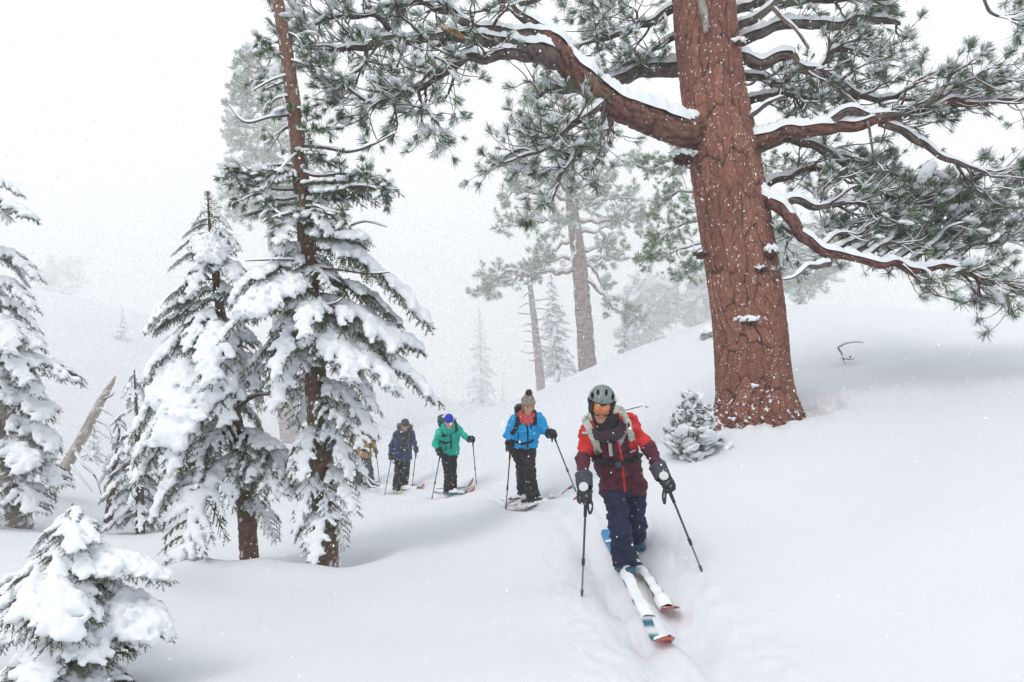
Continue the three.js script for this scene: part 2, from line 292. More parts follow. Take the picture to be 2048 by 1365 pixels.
function putBough(tree, off, set, S, T, fatness, r) {
  const D = T.clone().sub(S), pitch = Math.atan2(D.y, Math.hypot(D.x, D.z)), az = Math.atan2(-D.z, D.x);
  let best = 0, bd = 9; for (let i = 0; i < 3 && fatness * 3 + i < set.length; i++) { const v = set[fatness * 3 + i], q = Math.abs(Math.atan2(v.tip.y, v.tip.x) - pitch) + 0.12 * r(); if (q < bd) { bd = q; best = fatness * 3 + i; } }
  const v = set[best], g = new THREE.Mesh(v.wood, M.bark); g.name = 'bough'; g.castShadow = g.receiveShadow = true;
  const s = D.length() / v.tip.length(), tilt = pitch - Math.atan2(v.tip.y, v.tip.x);
  g.rotation.set(0, az, 0); g.rotation.order = 'YZX'; g.rotation.set((r() - 0.5) * 0.25, az, tilt);
  g.position.copy(S).sub(off); g.scale.set(s, s * (0.9 + 0.25 * r()), s * (r() < 0.5 ? -1 : 1) * (0.85 + 0.35 * r()));
  part('needles', v.needles, M.needle, g, 'stuff'); part('snow_pad', v.snow, M.snow, g, 'stuff');
  tree.add(g); return g;
}
// scaly bark with snow blown into it
function barkFn(seed, cols, snowy, f = 1, side = 0) {
  return (k, a, p) => {
    const ca = Math.cos(a), sa = Math.sin(a), w = 9 * f, n = n3(ca * 1.6 + seed, p.y * 3.2 * f, sa * 1.6), m = n3(ca * 3.6, p.y * w + seed, sa * 3.6), q = n3(ca * 7 + seed, p.y * w * 2.4, sa * 7);
    const ridge = Math.abs(m) * 0.7 + Math.abs(q) * 0.4, h = 0.92 + 0.16 * Math.min(1, ridge * 1.3) + 0.03 * n;
    const sn = n3(ca * 2.2 + 31 + seed, p.y * 6, sa * 2.2) + 0.5 * n3(ca * 5, p.y * 15 + seed, sa * 5) + 0.35 * Math.cos(a - side);
    if (sn > 1.05 - snowy) return [h + 0.05, [0.78, 0.8, 0.83]];
    const t = clamp(ridge * 1.5, 0, 1); return [h, t < 0.35 ? mix3(cols[0], cols[1], t / 0.35) : mix3(cols[1], cols[2], clamp((t - 0.35) * (0.8 + 0.5 * n), 0, 1))];
  };
}
function fir(o) {
  const r = rngOf(o.seed), tp3 = o.trunk.map((t) => P(t[0], t[1], t[2])), b0 = tp3[0].clone();
  const t = base(o.name || 'fir_tree', b0, o.label, 'tree', o.group), rad = o.trunk.map((q) => q[3]);
  const len = tp3[0].distanceTo(tp3[tp3.length - 1]), N = Math.ceil(len / (o.fine || 0.02)), [pts, rr] = resample(tp3, rad, N), mb = new MB();
  pts.unshift(pts[0].clone().add(V(0, -0.5, 0))); rr.unshift(rr[0] * 1.1);
  tube(mb, pts, rr, o.sides || 22, barkFn(o.seed, o.cols || BROWN, o.plaster ?? 0.35, o.barkScale || 1, o.plasterSide ?? 0));
  const tg = mb.geo(); tg.translate(-b0.x, -b0.y, -b0.z); part('trunk', tg, M.bark, t);
  const py0 = (p) => { let i = 0; while (i < o.trunk.length - 2 && o.trunk[i + 1][1] > p) i++; const f = (p - o.trunk[i][1]) / (o.trunk[i + 1][1] - o.trunk[i][1]), q = o.trunk[i], w = o.trunk[i + 1]; return P(lerp(q[0], w[0], f), lerp(q[1], w[1], f), lerp(q[2], w[2], f)); };
  for (const [py, x, y, d, fat] of o.boughs || []) putBough(t, b0, o.set || NEAR, py0(py), P(x, y, d), fat ?? 0, r);
  if (o.fill) { // whorls between hand-placed boughs: [py, reach left px, reach right px, drop px, fatness]
    const f = o.fill, d = o.trunk[0][2]; let a0 = r() * 6;
    for (let i = 0; i + 1 < f.length; i++) {
      const n = f[i][5] ?? 4; for (let k = 0; k < n; k++) {
        const u = (k + r()) / n, py = lerp(f[i][0], f[i + 1][0], u), L = lerp(f[i][1], f[i + 1][1], u), R = lerp(f[i][2], f[i + 1][2], u), dr = lerp(f[i][3], f[i + 1][3], u);
        a0 += 2.4 + (r() - 0.5); const c = Math.cos(a0), s = Math.sin(a0), reach = (c < 0 ? L : R) * (0.72 + 0.36 * r()), depthReach = (L + R) / 2 * (0.7 + 0.4 * r());
        const S = py0(py), T = S.clone().add(V(c * reach * d / F, -dr * (0.7 + 0.6 * r()) * d / F, s * depthReach * d / F));
        putBough(t, b0, o.set || NEAR, S, T, Math.min((o.set || NEAR).length / 3 - 1, f[i][4] ?? 1), r);
      }
    }
  }
  if (o.top) { const tipm = new MB(), sn = new MB(), a = tp3[tp3.length - 1]; for (let k = 0; k < 26; k++) { const q = a.clone().add(V(0.004 * k, -0.025 * k - 0.02, 0)); for (let j = 0; j < 4; j++) { const an = r() * 6.28; shoot(tipm, q, V(Math.cos(an), 0.35, Math.sin(an)).normalize(), 0.04 + 0.012 * k, 8, r, 0.026, 0.0045, GREEN); } } const g = tipm.geo(false); g.translate(-b0.x, -b0.y, -b0.z); part('leader_shoots', g, M.needle, t, 'stuff'); }
  return t;
}
{ // the tall old fir at the left of the picture
  const d = 8.0, t = fir({ seed: 101, label: 'tall snow-laden fir with bare reddish upper trunk, left of the skiers', trunk: [[652, 1142, d, 0.135], [648, 1000, d, 0.128], [638, 860, d, 0.118], [626, 690, d, 0.108], [614, 500, d, 0.095], [604, 380, d, 0.088], [588, 220, d, 0.078], [570, 90, d, 0.068], [555, 0, d, 0.06], [538, -110, d, 0.05], [515, -260, d, 0.03]], plaster: 0.52, barkScale: 1.1, plasterSide: 0.4, fine: 0.014, sides: 30,
    boughs: [
      [480, 760, 560, 7.7, 0], [500, 858, 645, 7.8, 1], [470, 735, 480, 7.6, 0], [560, 800, 650, 8.1, 1], [600, 790, 700, 7.6, 1], [640, 845, 715, 7.9, 0], [660, 872, 815, 7.8, 1], [690, 800, 790, 7.4, 0], [650, 700, 770, 7.2, 0], [700, 760, 830, 7.7, 1],
      [500, 470, 600, 7.7, 3], [520, 500, 560, 7.4, 0], [560, 500, 640, 7.2, 3], [590, 430, 700, 7.6, 0], [620, 540, 760, 7.2, 1], [660, 470, 770, 7.8, 1], [700, 560, 830, 7.3, 1], [600, 610, 690, 7.1, 0],
      [760, 740, 880, 7.6, 1], [800, 735, 900, 7.5, 2], [830, 700, 960, 7.6, 1], [880, 730, 960, 7.8, 1], [930, 715, 1040, 7.6, 1], [940, 600, 1070, 7.6, 1], [1000, 690, 1100, 7.8, 2], [1010, 630, 1135, 7.4, 1], [850, 600, 960, 7.5, 1],
      [420, 545, 440, 7.7, 1], [430, 660, 480, 7.5, 0], [440, 560, 500, 7.4, 1], [400, 680, 455, 7.8, 1], [380, 700, 360, 7.7, 2], [385, 740, 385, 8.2, 1], [390, 790, 378, 7.9, 1], [370, 680, 400, 8.3, 2], [350, 460, 345, 7.7, 2], [345, 520, 385, 7.6, 2], [330, 500, 360, 8.2, 2], [300, 640, 330, 7.8, 2], [410, 500, 430, 8.1, 2],
    ],
    fill: [[470, 100, 110, 70, 2, 5], [600, 130, 150, 110, 2, 5], [760, 100, 120, 110, 2, 3], [900, 70, 60, 80, 2, 2], [1020, 60, 50, 70, 2, 0]] });
  bareTwigs(t, [
    [[606, 292, d, 0.022], [650, 296, d - .1, 0.02], [700, 304, d - .2, 0.017], [745, 290, d - .2, 0.013], [795, 264, d - .25, 0.005]],
    [[586, 230, d, 0.018], [540, 235, d - .2, 0.014], [490, 245, d - .3, 0.011], [455, 208, d - .3, 0.006]],
    [[612, 378, d, 0.022], [660, 386, d - .2, 0.018], [720, 374, d - .3, 0.013], [800, 380, d - .3, 0.006]],
    [[596, 380, d, 0.018], [540, 378, d - .2, 0.014], [480, 362, d - .3, 0.01], [448, 330, d - .4, 0.006]],
    [[622, 535, d, 0.022], [680, 540, d - .3, 0.018], [740, 548, d - .4, 0.012], [780, 545, d - .4, 0.006]],
    [[616, 524, d, 0.016], [560, 520, d - .5, 0.012], [490, 522, d - .6, 0.005]],
    [[620, 610, d, 0.014], [650, 612, d - .3, 0.012], [680, 602, d - .4, 0.008], [690, 588, d - .4, 0.004]],
    [[700, 452, d - .2, 0.01], [730, 444, d - .2, 0.009], [775, 455, d - .2, 0.004]],
    [[600, 300, d, 0.012], [560, 340, d - .3, 0.01], [525, 395, d - .4, 0.006]],
    [[578, 150, d, 0.014], [545, 160, d - .2, 0.011], [505, 182, d - .3, 0.006]],
    [[640, 820, d, 0.014], [690, 810, d - .2, 0.01], [745, 822, d - .3, 0.005]],
    [[648, 700, d - .1, 0.014], [600, 760, d - .4, 0.012], [560, 800, d - .5, 0.007]],
  ]);
}
{ // its neighbour
  const t = fir({ seed: 102, label: 'full green fir with rounded snow pads, left neighbour of the tall bare-topped fir', trunk: [[500, 1148, 8.3, 0.105], [490, 1000, 8.3, 0.097], [470, 850, 8.3, 0.083], [450, 700, 8.3, 0.064], [430, 540, 8.3, 0.04], [418, 440, 8.3, 0.015], [415, 383, 8.3, 0.005]], cols: BROWN, plaster: 0.45, fine: 0.016, top: true,
    boughs: [
      [420, 385, 445, 8.1, 1], [430, 460, 455, 8.2, 1], [450, 365, 480, 8.2, 1], [460, 470, 500, 8.1, 1], [470, 345, 510, 8.1, 1], [480, 425, 525, 7.8, 3], [500, 338, 545, 8.1, 1], [520, 480, 560, 7.9, 1], [530, 390, 590, 7.7, 1], [560, 300, 635, 8.0, 1], [580, 288, 680, 7.9, 0], [570, 490, 640, 8.0, 1], [620, 355, 720, 7.6, 1], [640, 285, 770, 7.9, 0], [660, 300, 800, 7.7, 1], [650, 400, 770, 7.2, 0],
      [690, 330, 880, 7.3, 3], [700, 262, 860, 7.9, 1], [720, 440, 850, 7.4, 0], [700, 520, 790, 7.8, 0], [740, 270, 920, 7.8, 1], [760, 330, 960, 7.3, 1], [800, 265, 990, 7.9, 1], [840, 300, 1040, 7.8, 1], [850, 385, 1020, 8.0, 1], [860, 560, 900, 7.9, 2], [870, 600, 1000, 8.0, 2], [900, 365, 1140, 7.5, 2], [890, 560, 1010, 7.7, 2], [1000, 560, 1080, 8.0, 2],
    ],
    fill: [[430, 36, 36, 35, 2, 4], [500, 72, 64, 50, 2, 4], [600, 110, 80, 80, 2, 5], [720, 140, 80, 110, 2, 4], [850, 150, 60, 120, 2, 2], [940, 110, 60, 100, 2, 0]] });
  bareTwigs(t, [[[470, 820, 8.3, 0.022], [520, 790, 8.0, 0.018], [570, 800, 7.9, 0.014], [600, 850, 7.8, 0.008]], [[480, 880, 8.3, 0.014], [440, 960, 7.9, 0.011], [425, 1050, 7.7, 0.005]], [[485, 930, 8.2, 0.012], [450, 990, 7.8, 0.009], [435, 1070, 7.6, 0.004]]], BROWN);
}
// the small fir buried at the lower left corner
{
  const t = fir({ seed: 103, label: 'small buried fir under thick pillows of snow in the lower left corner', trunk: [[120, 1500, 4.7, 0.05], [126, 1300, 4.7, 0.042], [132, 1150, 4.7, 0.03], [138, 1060, 4.7, 0.018], [145, 1008, 4.7, 0.008]], plaster: 0.5, fine: 0.012, sides: 14,
    boughs: [[1015, 150, 1050, 4.55, 4], [1025, 100, 1070, 4.6, 4], [1035, 195, 1085, 4.5, 4], [1040, 140, 1110, 4.3, 4], [1050, 60, 1120, 4.7, 4], [1065, 215, 1120, 4.7, 4], [1070, 105, 1165, 4.25, 4], [1090, 165, 1160, 4.3, 4], [1095, 245, 1140, 4.45, 0], [1112, 336, 1175, 4.55, 0], [1110, 14, 1190, 4.65, 4], [1125, 105, 1285, 3.95, 0], [1150, 55, 1270, 4.2, 4], [1160, -45, 1250, 4.6, 4], [1195, 330, 1268, 4.5, 3], [1190, 200, 1240, 4.25, 4], [1230, -55, 1320, 4.4, 4], [1255, 185, 1330, 4.1, 1], [1260, 215, 1310, 4.3, 2], [1270, 90, 1380, 3.95, 4], [1290, 20, 1400, 4.1, 1], [1300, 190, 1385, 4.2, 2], [1320, 130, 1420, 4.0, 1], [1110, 170, 1150, 5.2, 1], [1160, 50, 1210, 5.3, 1]] });
  bareTwigs(t, [[[135, 1200, 4.6, 0.012], [180, 1205, 4.5, 0.01], [215, 1215, 4.45, 0.007]], [[150, 1270, 4.6, 0.01], [200, 1262, 4.5, 0.008], [240, 1245, 4.5, 0.005]], [[160, 1275, 4.5, 0.008], [210, 1278, 4.4, 0.006], [240, 1262, 4.4, 0.003]], [[20, 1340, 4.3, 0.008], [5, 1360, 4.2, 0.006], [-10, 1390, 4.1, 0.004]]], BROWN);
}
{ // the hemlock cut by the left edge, and a slimmer one before it
  const t = fir({ name: 'hemlock_tree', seed: 104, set: NEAR, label: 'large snowy hemlock cut off by the left edge of the picture', trunk: [[40, 1062, 12.5, 0.2], [10, 850, 12.5, 0.17], [-20, 600, 12.5, 0.14], [-50, 330, 12.5, 0.1], [-75, 60, 12.5, 0.05]], cols: [[0.12, 0.1, 0.095], [0.26, 0.22, 0.21], [0.36, 0.32, 0.3]], plaster: 0.75, fine: 0.03, sides: 16,  // bark colours paled and snow patches increased to stand in for haze
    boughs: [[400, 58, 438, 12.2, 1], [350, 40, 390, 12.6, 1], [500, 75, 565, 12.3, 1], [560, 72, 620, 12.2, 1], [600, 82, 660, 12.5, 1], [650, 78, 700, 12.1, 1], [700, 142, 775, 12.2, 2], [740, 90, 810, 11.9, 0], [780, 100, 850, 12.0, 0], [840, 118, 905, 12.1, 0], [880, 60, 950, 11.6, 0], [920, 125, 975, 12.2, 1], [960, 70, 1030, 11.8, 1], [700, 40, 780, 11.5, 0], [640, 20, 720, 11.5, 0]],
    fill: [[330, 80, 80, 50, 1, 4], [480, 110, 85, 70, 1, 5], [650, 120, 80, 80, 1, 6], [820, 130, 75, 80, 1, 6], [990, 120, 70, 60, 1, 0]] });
  fir({ name: 'hemlock_tree', seed: 105, set: NEAR, label: 'slim snowy hemlock on a thin dark trunk, just left of the full green fir', trunk: [[281, 1066, 12.4, 0.075], [278, 960, 12.4, 0.06], [272, 820, 12.4, 0.03], [268, 740, 12.4, 0.01]], cols: GREY, plaster: 0.3, fine: 0.03, sides: 12, fill: [[748, 14, 16, 20, 1, 4], [770, 28, 30, 30, 1, 4], [830, 55, 50, 50, 1, 8], [930, 75, 60, 60, 1, 8], [1000, 85, 60, 50, 1, 5], [1045, 60, 40, 30, 2, 0]] });
  fir({ name: 'hemlock_tree', seed: 106, set: NEAR, label: 'small grey-trunked hemlock leaning left, between the broken trunk and the green fir', trunk: [[217, 1038, 14.2, 0.085], [226, 960, 14.2, 0.06], [236, 880, 14.2, 0.03], [240, 830, 14.2, 0.01]], cols: GREY, plaster: 0.3, fine: 0.03, sides: 12, fill: [[834, 10, 12, 14, 1, 4], [850, 16, 20, 20, 1, 4], [900, 30, 35, 30, 1, 6], [960, 25, 40, 35, 1, 4], [1000, 15, 30, 20, 2, 0]] });
}
// ---------- pines ----------
function tuftGeo(seed, n, L, w, frost) { // a spray of long needles round a twig end pointing along +y
  const r = rngOf(seed), m = new MB();
  for (let k = 0; k < n; k++) {
    const an = r() * 6.283, el = 1.5 - 1.5 * Math.pow(r(), 1.15), s = -0.35 * L * r() * r(), l = L * (0.7 + 0.45 * r()), c = Math.cos(el), dx = Math.cos(an) * c, dy = Math.sin(el), dz = Math.sin(an) * c, tx = -Math.sin(an), tz = Math.cos(an);
    const f = r() < frost ? 0.35 + 0.65 * r() : 0.1 * r(), ca = mix3(mix3([0.03, 0.055, 0.03], [0.07, 0.11, 0.05], r()), [0.5, 0.53, 0.52], f), cb = mix3(mix3([0.06, 0.09, 0.045], [0.12, 0.14, 0.07], r()), [0.6, 0.63, 0.62], f);
    const mx = dx * l * 0.55, my = s + dy * l * 0.55, mz = dz * l * 0.55, dr = l * (0.12 * r());
    const i = m.v(tx * w * 0.5, s, tz * w * 0.5, ca); m.v(-tx * w * 0.5, s, -tz * w * 0.5, ca); m.v(mx + tx * w, my, mz + tz * w, ca); m.v(mx - tx * w, my, mz - tz * w, ca); m.v(dx * l, s + dy * l - dr, dz * l, cb);
    m.t(i, i + 1, i + 2); m.t(i + 1, i + 3, i + 2); m.t(i + 2, i + 3, i + 4);
  }
  return m.geo(false);
}
const blob = (() => { const g = mergeVertices(new THREE.IcosahedronGeometry(1, 4).deleteAttribute('uv').deleteAttribute('normal')), a = g.attributes.position; for (let i = 0; i < a.count; i++) { const p = V().fromBufferAttribute(a, i), s = 1 + 0.22 * n3(p.x * 1.3, p.y * 1.3, p.z * 1.3) + 0.12 * n3(p.x * 3, p.y * 3, p.z * 3 + 5); a.setXYZ(i, p.x * s, p.y * s * (p.y < 0 ? 0.45 : 0.8), p.z * s); } g.computeVertexNormals(); return g; })();
const blobSmall = (() => { const g = mergeVertices(new THREE.IcosahedronGeometry(1, 2).deleteAttribute('uv').deleteAttribute('normal')), a = g.attributes.position; for (let i = 0; i < a.count; i++) { const p = V().fromBufferAttribute(a, i), s = 1 + 0.3 * n3(p.x * 1.4 + 3, p.y * 1.4, p.z * 1.4); a.setXYZ(i, p.x * s, p.y * s * (p.y < 0 ? 0.4 : 0.75), p.z * s); } g.computeVertexNormals(); return g; })();
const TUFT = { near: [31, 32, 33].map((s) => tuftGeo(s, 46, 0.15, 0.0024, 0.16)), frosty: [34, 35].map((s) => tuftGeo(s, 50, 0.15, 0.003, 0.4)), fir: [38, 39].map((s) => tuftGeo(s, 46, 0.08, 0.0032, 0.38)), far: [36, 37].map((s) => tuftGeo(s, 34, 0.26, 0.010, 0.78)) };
// one limb with its side branches, twigs, tufts and snow. pts are places, rad radii
function limb(tree, pts, rad, o) {
  const off = tree.position, r = rngOf(o.seed), wood = new MB(), snow = new MB(), tufts = [], lumps = [], fine = o.fine || 0.035;
  const len = pts.reduce((s, p, i) => s + (i ? p.distanceTo(pts[i - 1]) : 0), 0), [mp, mr] = resample(pts, rad, Math.max(6, Math.round(len / fine)));
  const cols = o.cols || [[0.04, 0.032, 0.03], [0.11, 0.08, 0.07], [0.19, 0.145, 0.13]];
  const bk = (k, a, p) => { const sl = k * fine, ca = Math.cos(a), sa = Math.sin(a), n = 1 - Math.abs(n3(ca * 1.9 + o.seed, sa * 1.9, sl * 3.2)) * 1.6, q = n3(ca * 5, sa * 5 + o.seed, sl * 13), w = n3(p.x * 30 + ca * 3, p.y * 30, p.z * 30 + sa * 3); const t = clamp(0.62 - 0.75 * Math.max(0, n) * Math.max(0, n) + 0.3 * q + 0.3 * w, 0, 1); return [0.92 + 0.11 * t, t < 0.4 ? mix3(cols[0], cols[1], t / 0.4) : mix3(cols[1], cols[2], (t - 0.4) / 0.6)]; };
  const wig = o.wiggle ?? 0.05; mp.forEach((p, k) => { const e = Math.min(1, k / 6) * wig; p.x += e * 0.5 * n3(p.x * 1.7, p.y * 1.7, o.seed); p.y += e * n3(p.x * 2.3 + 7, p.y * 2, o.seed); p.z += e * n3(p.x * 1.9, p.z * 1.9 + 3, o.seed); });
  tube(wood, mp, mr, o.sides || 14, bk);
  if (o.snow !== 0) snowStrip(snow, mp, mr, { add: o.add ?? 0.014, seed: o.seed, prof: 8, cover: o.cover ?? -0.35, fade: o.fade ?? 1.5 });
  const grow = (p0, d0, L, R, level, curl) => {
    const n = level === 1 ? 7 : 4, pts = [p0.clone()], d = d0.clone(), st = L / n, tw = V(r() - .5, r() - .5, r() - .5);
    for (let k = 0; k < n; k++) { d.addScaledVector(tw, 0.5).addScaledVector(V(r() - .5, r() - .5, r() - .5), 0.5); d.y += curl * (k / n) ; if (o.wind) d.addScaledVector(o.wind, 0.25); d.normalize(); pts.push(pts[k].clone().addScaledVector(d, st)); if (k === (n >> 1)) tw.negate(); }
    const rr = pts.map((_, k) => R * (1 - 0.62 * k / n)), [p, q] = resample(pts, rr, n * (o.lod ? 1 : 2));
    tube(wood, p, q, level === 1 ? (o.lod ? 4 : 6) : (o.lod ? 3 : 4), bk);
    if (!o.lod || level === 1) snowStrip(snow, p, q, { add: level === 1 ? 0.008 : 0.0045, seed: o.seed + level, prof: o.lod ? 2 : 4, cover: -0.05, thick: o.twigSnow ?? 1 });
    if (level === 1) {
      const m = Math.max(2, Math.round((o.twigs || 5) * (0.7 + 0.6 * r())));
      for (let k = 0; k < m; k++) { const u = lerp(0.3, 1, (k + r() * 0.8) / m), i = Math.min(p.length - 2, Math.floor(u * (p.length - 1))), t = p[i + 1].clone().sub(p[i]).normalize(), s = V(r() - .5, (r() - .5) * 0.7, r() - .5).cross(t).normalize(); grow(p[i], t.multiplyScalar(0.75).addScaledVector(s, 0.7).normalize(), (o.twigLen || 0.34) * (0.6 + 0.8 * r()), R * 0.42, 2, (o.twigCurl ?? 0.25)); }
      const e = p[p.length - 1]; tufts.push([e, e.clone().sub(p[p.length - 2]).normalize()]);
    } else {
      const e = p[p.length - 1], t = e.clone().sub(p[p.length - 3]).normalize(); tufts.push([e, t]);
      if (r() < (o.extra ?? 0.5)) { const i = p.length - 2, s = V(r() - .5, r() - .5, r() - .5).cross(t).normalize(); tufts.push([p[i], t.clone().multiplyScalar(0.6).addScaledVector(s, 0.8).normalize()]); }
    }
  };
  const nsub = Math.round((o.subs ?? 10) * (o.lod || (o.subs ?? 10) < 4 ? 1 : (o.thin ?? 0.68))), from = o.from ?? 0.35;
  for (let k = 0; k < nsub; k++) {
    const u = lerp(from, 1, Math.pow((k + 0.3 + 0.5 * r()) / nsub, 0.85)), i = Math.min(mp.length - 2, Math.floor(u * (mp.length - 1))), [t, s, up] = frameAt(mp, i), sg = k % 2 ? 1 : -1;
    const d = t.clone().multiplyScalar(0.55 + 0.3 * r()).addScaledVector(s, sg * (0.35 + 0.5 * r()) * (o.spread ?? 1)).addScaledVector(up, (o.lift ?? 0.2) + (r() - 0.5) * (o.vary ?? 0.9)).normalize();
    grow(mp[i], d, (o.len || 0.7) * (0.6 + 0.7 * r()) * (1 - 0.3 * u), Math.min(mr[i] * 0.6, o.subR || 0.018), 1, o.curl ?? 0.05);
  }
  if (o.endTuft !== 0 && nsub) { const e = mp[mp.length - 1]; tufts.push([e, e.clone().sub(mp[mp.length - 2]).normalize()]); }
  const g = wood.geo(); g.translate(-off.x, -off.y, -off.z); const m = part('branch', g, M.bark, tree);
  if (snow.i.length) { const h = snow.geo(); h.translate(-off.x, -off.y, -off.z); part('snow', h, M.snow, m, 'stuff'); }
  if (tufts.length) {
    const kind = TUFT[o.tuft || 'near'], Y = V(0, 1, 0), Q = new THREE.Quaternion(), Mx = new THREE.Matrix4(), cap = [], spray = [], C = new THREE.Color();
    kind.forEach((geo, kk) => {
      const mine = tufts.filter((_, i) => i % kind.length === kk); if (!mine.length) return;
      const im = new THREE.InstancedMesh(geo, M.needle, mine.length); im.name = 'needles'; im.userData.kind = 'stuff'; im.castShadow = im.receiveShadow = true;
      mine.forEach(([p, d], i) => { const dd = d.clone(); dd.y += (o.tuftLift ?? -0.1); if (o.wind) dd.addScaledVector(o.wind, 0.5); dd.normalize(); Q.setFromUnitVectors(Y, dd).multiply(new THREE.Quaternion().setFromAxisAngle(Y, r() * 6.28)); const s = (o.tuftSize || 0.92) * (0.65 + 0.6 * r()); Mx.compose(p.clone().sub(off), Q, V(s, s, s)); im.setMatrixAt(i, Mx); const v = 0.55 + 0.5 * r(); C.setRGB(v * (0.9 + 0.15 * r()), v * 1.14, v * 0.84); im.setColorAt(i, C); if (r() < (o.lumps ?? 0.45) * 0.55) cap.push([p.clone().addScaledVector(dd, 0.05 * s), s, dd]); if (r() < (o.sprayShare ?? 0.48)) spray.push([p, dd, s]); });
      m.add(im);
    });
    if (o.spray !== 0 && !o.lod && o.tuft !== 'fir') { const im = new THREE.InstancedMesh(snowSpray[o.seed % 2], M.snow, spray.length), X = V(), Z = V(), B = new THREE.Matrix4(); im.name = 'snow_on_needles'; im.userData.kind = 'stuff'; spray.forEach(([p, d, s], i) => { Z.copy(UP).addScaledVector(d, -d.y); if (Z.lengthSq() < 1e-3) Z.set(0, 0, 1); Z.normalize(); X.copy(d).cross(Z); B.makeBasis(X, d, Z); B.scale(V(s, s, s)).setPosition(p.x - off.x, p.y - off.y + 0.006, p.z - off.z); im.setMatrixAt(i, B); }); m.add(im); }
    if (cap.length) { const im = new THREE.InstancedMesh(o.lod ? blobSmall : blobSmall, M.snow, cap.length); im.name = 'snow_clumps'; im.userData.kind = 'stuff'; cap.forEach(([p, s, d], i) => { const k = (o.lumpSize || 0.042) * s * (0.45 + 0.9 * Math.pow(r(), 1.5)), hd = Math.atan2(-d.z, d.x); Q.setFromEuler(new THREE.Euler((r() - 0.5) * 0.7, hd + (r() - 0.5), clamp(Math.asin(d.y), -0.7, 0.7) + (r() - 0.5) * 0.5, 'YXZ')); Mx.compose(p.clone().sub(off).add(V(0, 0.015, 0)), Q, V(k * (1.1 + 1.1 * r()), k * (0.6 + 0.4 * r()), k * (0.8 + 0.4 * r()))); im.setMatrixAt(i, Mx); }); m.add(im); }
  }
  return m;
}
const snowSpray = [41, 42].map((sd) => { const r = rngOf(sd), m = new MB(); for (let k = 0; k < 17; k++) { const an = (r() - 0.5) * 2.0, el = 1.35 - 1.3 * Math.pow(r(), 1.2), c = Math.cos(el), dx = Math.sin(an) * c, dz = Math.cos(an) * c, dy = Math.sin(el), l = 0.15 * (0.55 + 0.45 * r()), w = 0.0055 + 0.0045 * r(), tx = Math.cos(an), tz = -Math.sin(an), z0 = 0.008; const i = m.v(tx * w * 0.5 + dx * 0.02, dy * 0.02, tz * w * 0.5 + dz * 0.02 + z0); m.v(-tx * w * 0.5 + dx * 0.02, dy * 0.02, -tz * w * 0.5 + dz * 0.02 + z0); m.v(tx * w + dx * l * 0.6, dy * l * 0.6, tz * w + dz * l * 0.6 + z0); m.v(-tx * w + dx * l * 0.6, dy * l * 0.6, -tz * w + dz * l * 0.6 + z0); m.v(dx * l, dy * l, dz * l); m.v(dx * l * 0.4, dy * l * 0.4, dz * l * 0.4 + z0 + w * 1.5); m.t(i, i + 1, i + 5); m.t(i, i + 5, i + 2); m.t(i + 1, i + 3, i + 5); m.t(i + 2, i + 5, i + 3); m.t(i + 2, i + 3, i + 4); } return m.geo(); });
const PL = (list) => [list.map((q) => P(q[0], q[1], q[2])), list.map((q) => q[3])];

// ---------- the great pine ----------
const bigPine = base('great_pine_tree', P(1515, 842, 9.5), 'huge old pine with red plated bark and snowy limbs, right of the leading skier', 'tree');
const BT = [[1516, 862, 9.5, 0.64], [1514, 830, 9.5, 0.59], [1510, 790, 9.5, 0.525], [1505, 730, 9.5, 0.502], [1498, 640, 9.5, 0.492], [1480, 510, 9.5, 0.486], [1459, 380, 9.5, 0.482], [1443, 280, 9.5, 0.468], [1428, 190, 9.5, 0.437], [1412, 60, 9.5, 0.425], [1404, -30, 9.5, 0.415], [1385, -170, 9.5, 0.39], [1360, -330, 9.5, 0.35]];
const [btp, btr] = resample(BT.map((q) => P(...q)), BT.map((q) => q[3] * 0.945), 620);
const hash2 = (i, j, k) => { let h = Math.imul(i, 374761393) ^ Math.imul(j, 668265263) ^ Math.imul(k, 974634533); h = Math.imul(h ^ (h >>> 13), 1274126177); return ((h ^ (h >>> 16)) >>> 0) / 4294967296; };
function plates(u, v, cu, cv, nu, seed) { // edge distance and identity of bark plates; u wraps after nu cells
  const U = u / cu, Vv = v / cv, iu = Math.floor(U), iv = Math.floor(Vv); let d1 = 9, d2 = 9, id = 0;
  for (let b = -1; b <= 1; b++) for (let a = -1; a <= 1; a++) { const wu = ((iu + a) % nu + nu) % nu, x = iu + a + 0.1 + 0.8 * hash2(wu, iv + b, seed), y = iv + b + 0.1 + 0.8 * hash2(wu, iv + b, seed + 7), dx = (x - U), dy = (y - Vv), d = Math.sqrt(dx * dx + dy * dy); if (d < d1) { d2 = d1; d1 = d; id = hash2(wu, iv + b, seed + 13); } else if (d < d2) d2 = d; }
  return [d2 - d1, id];
}
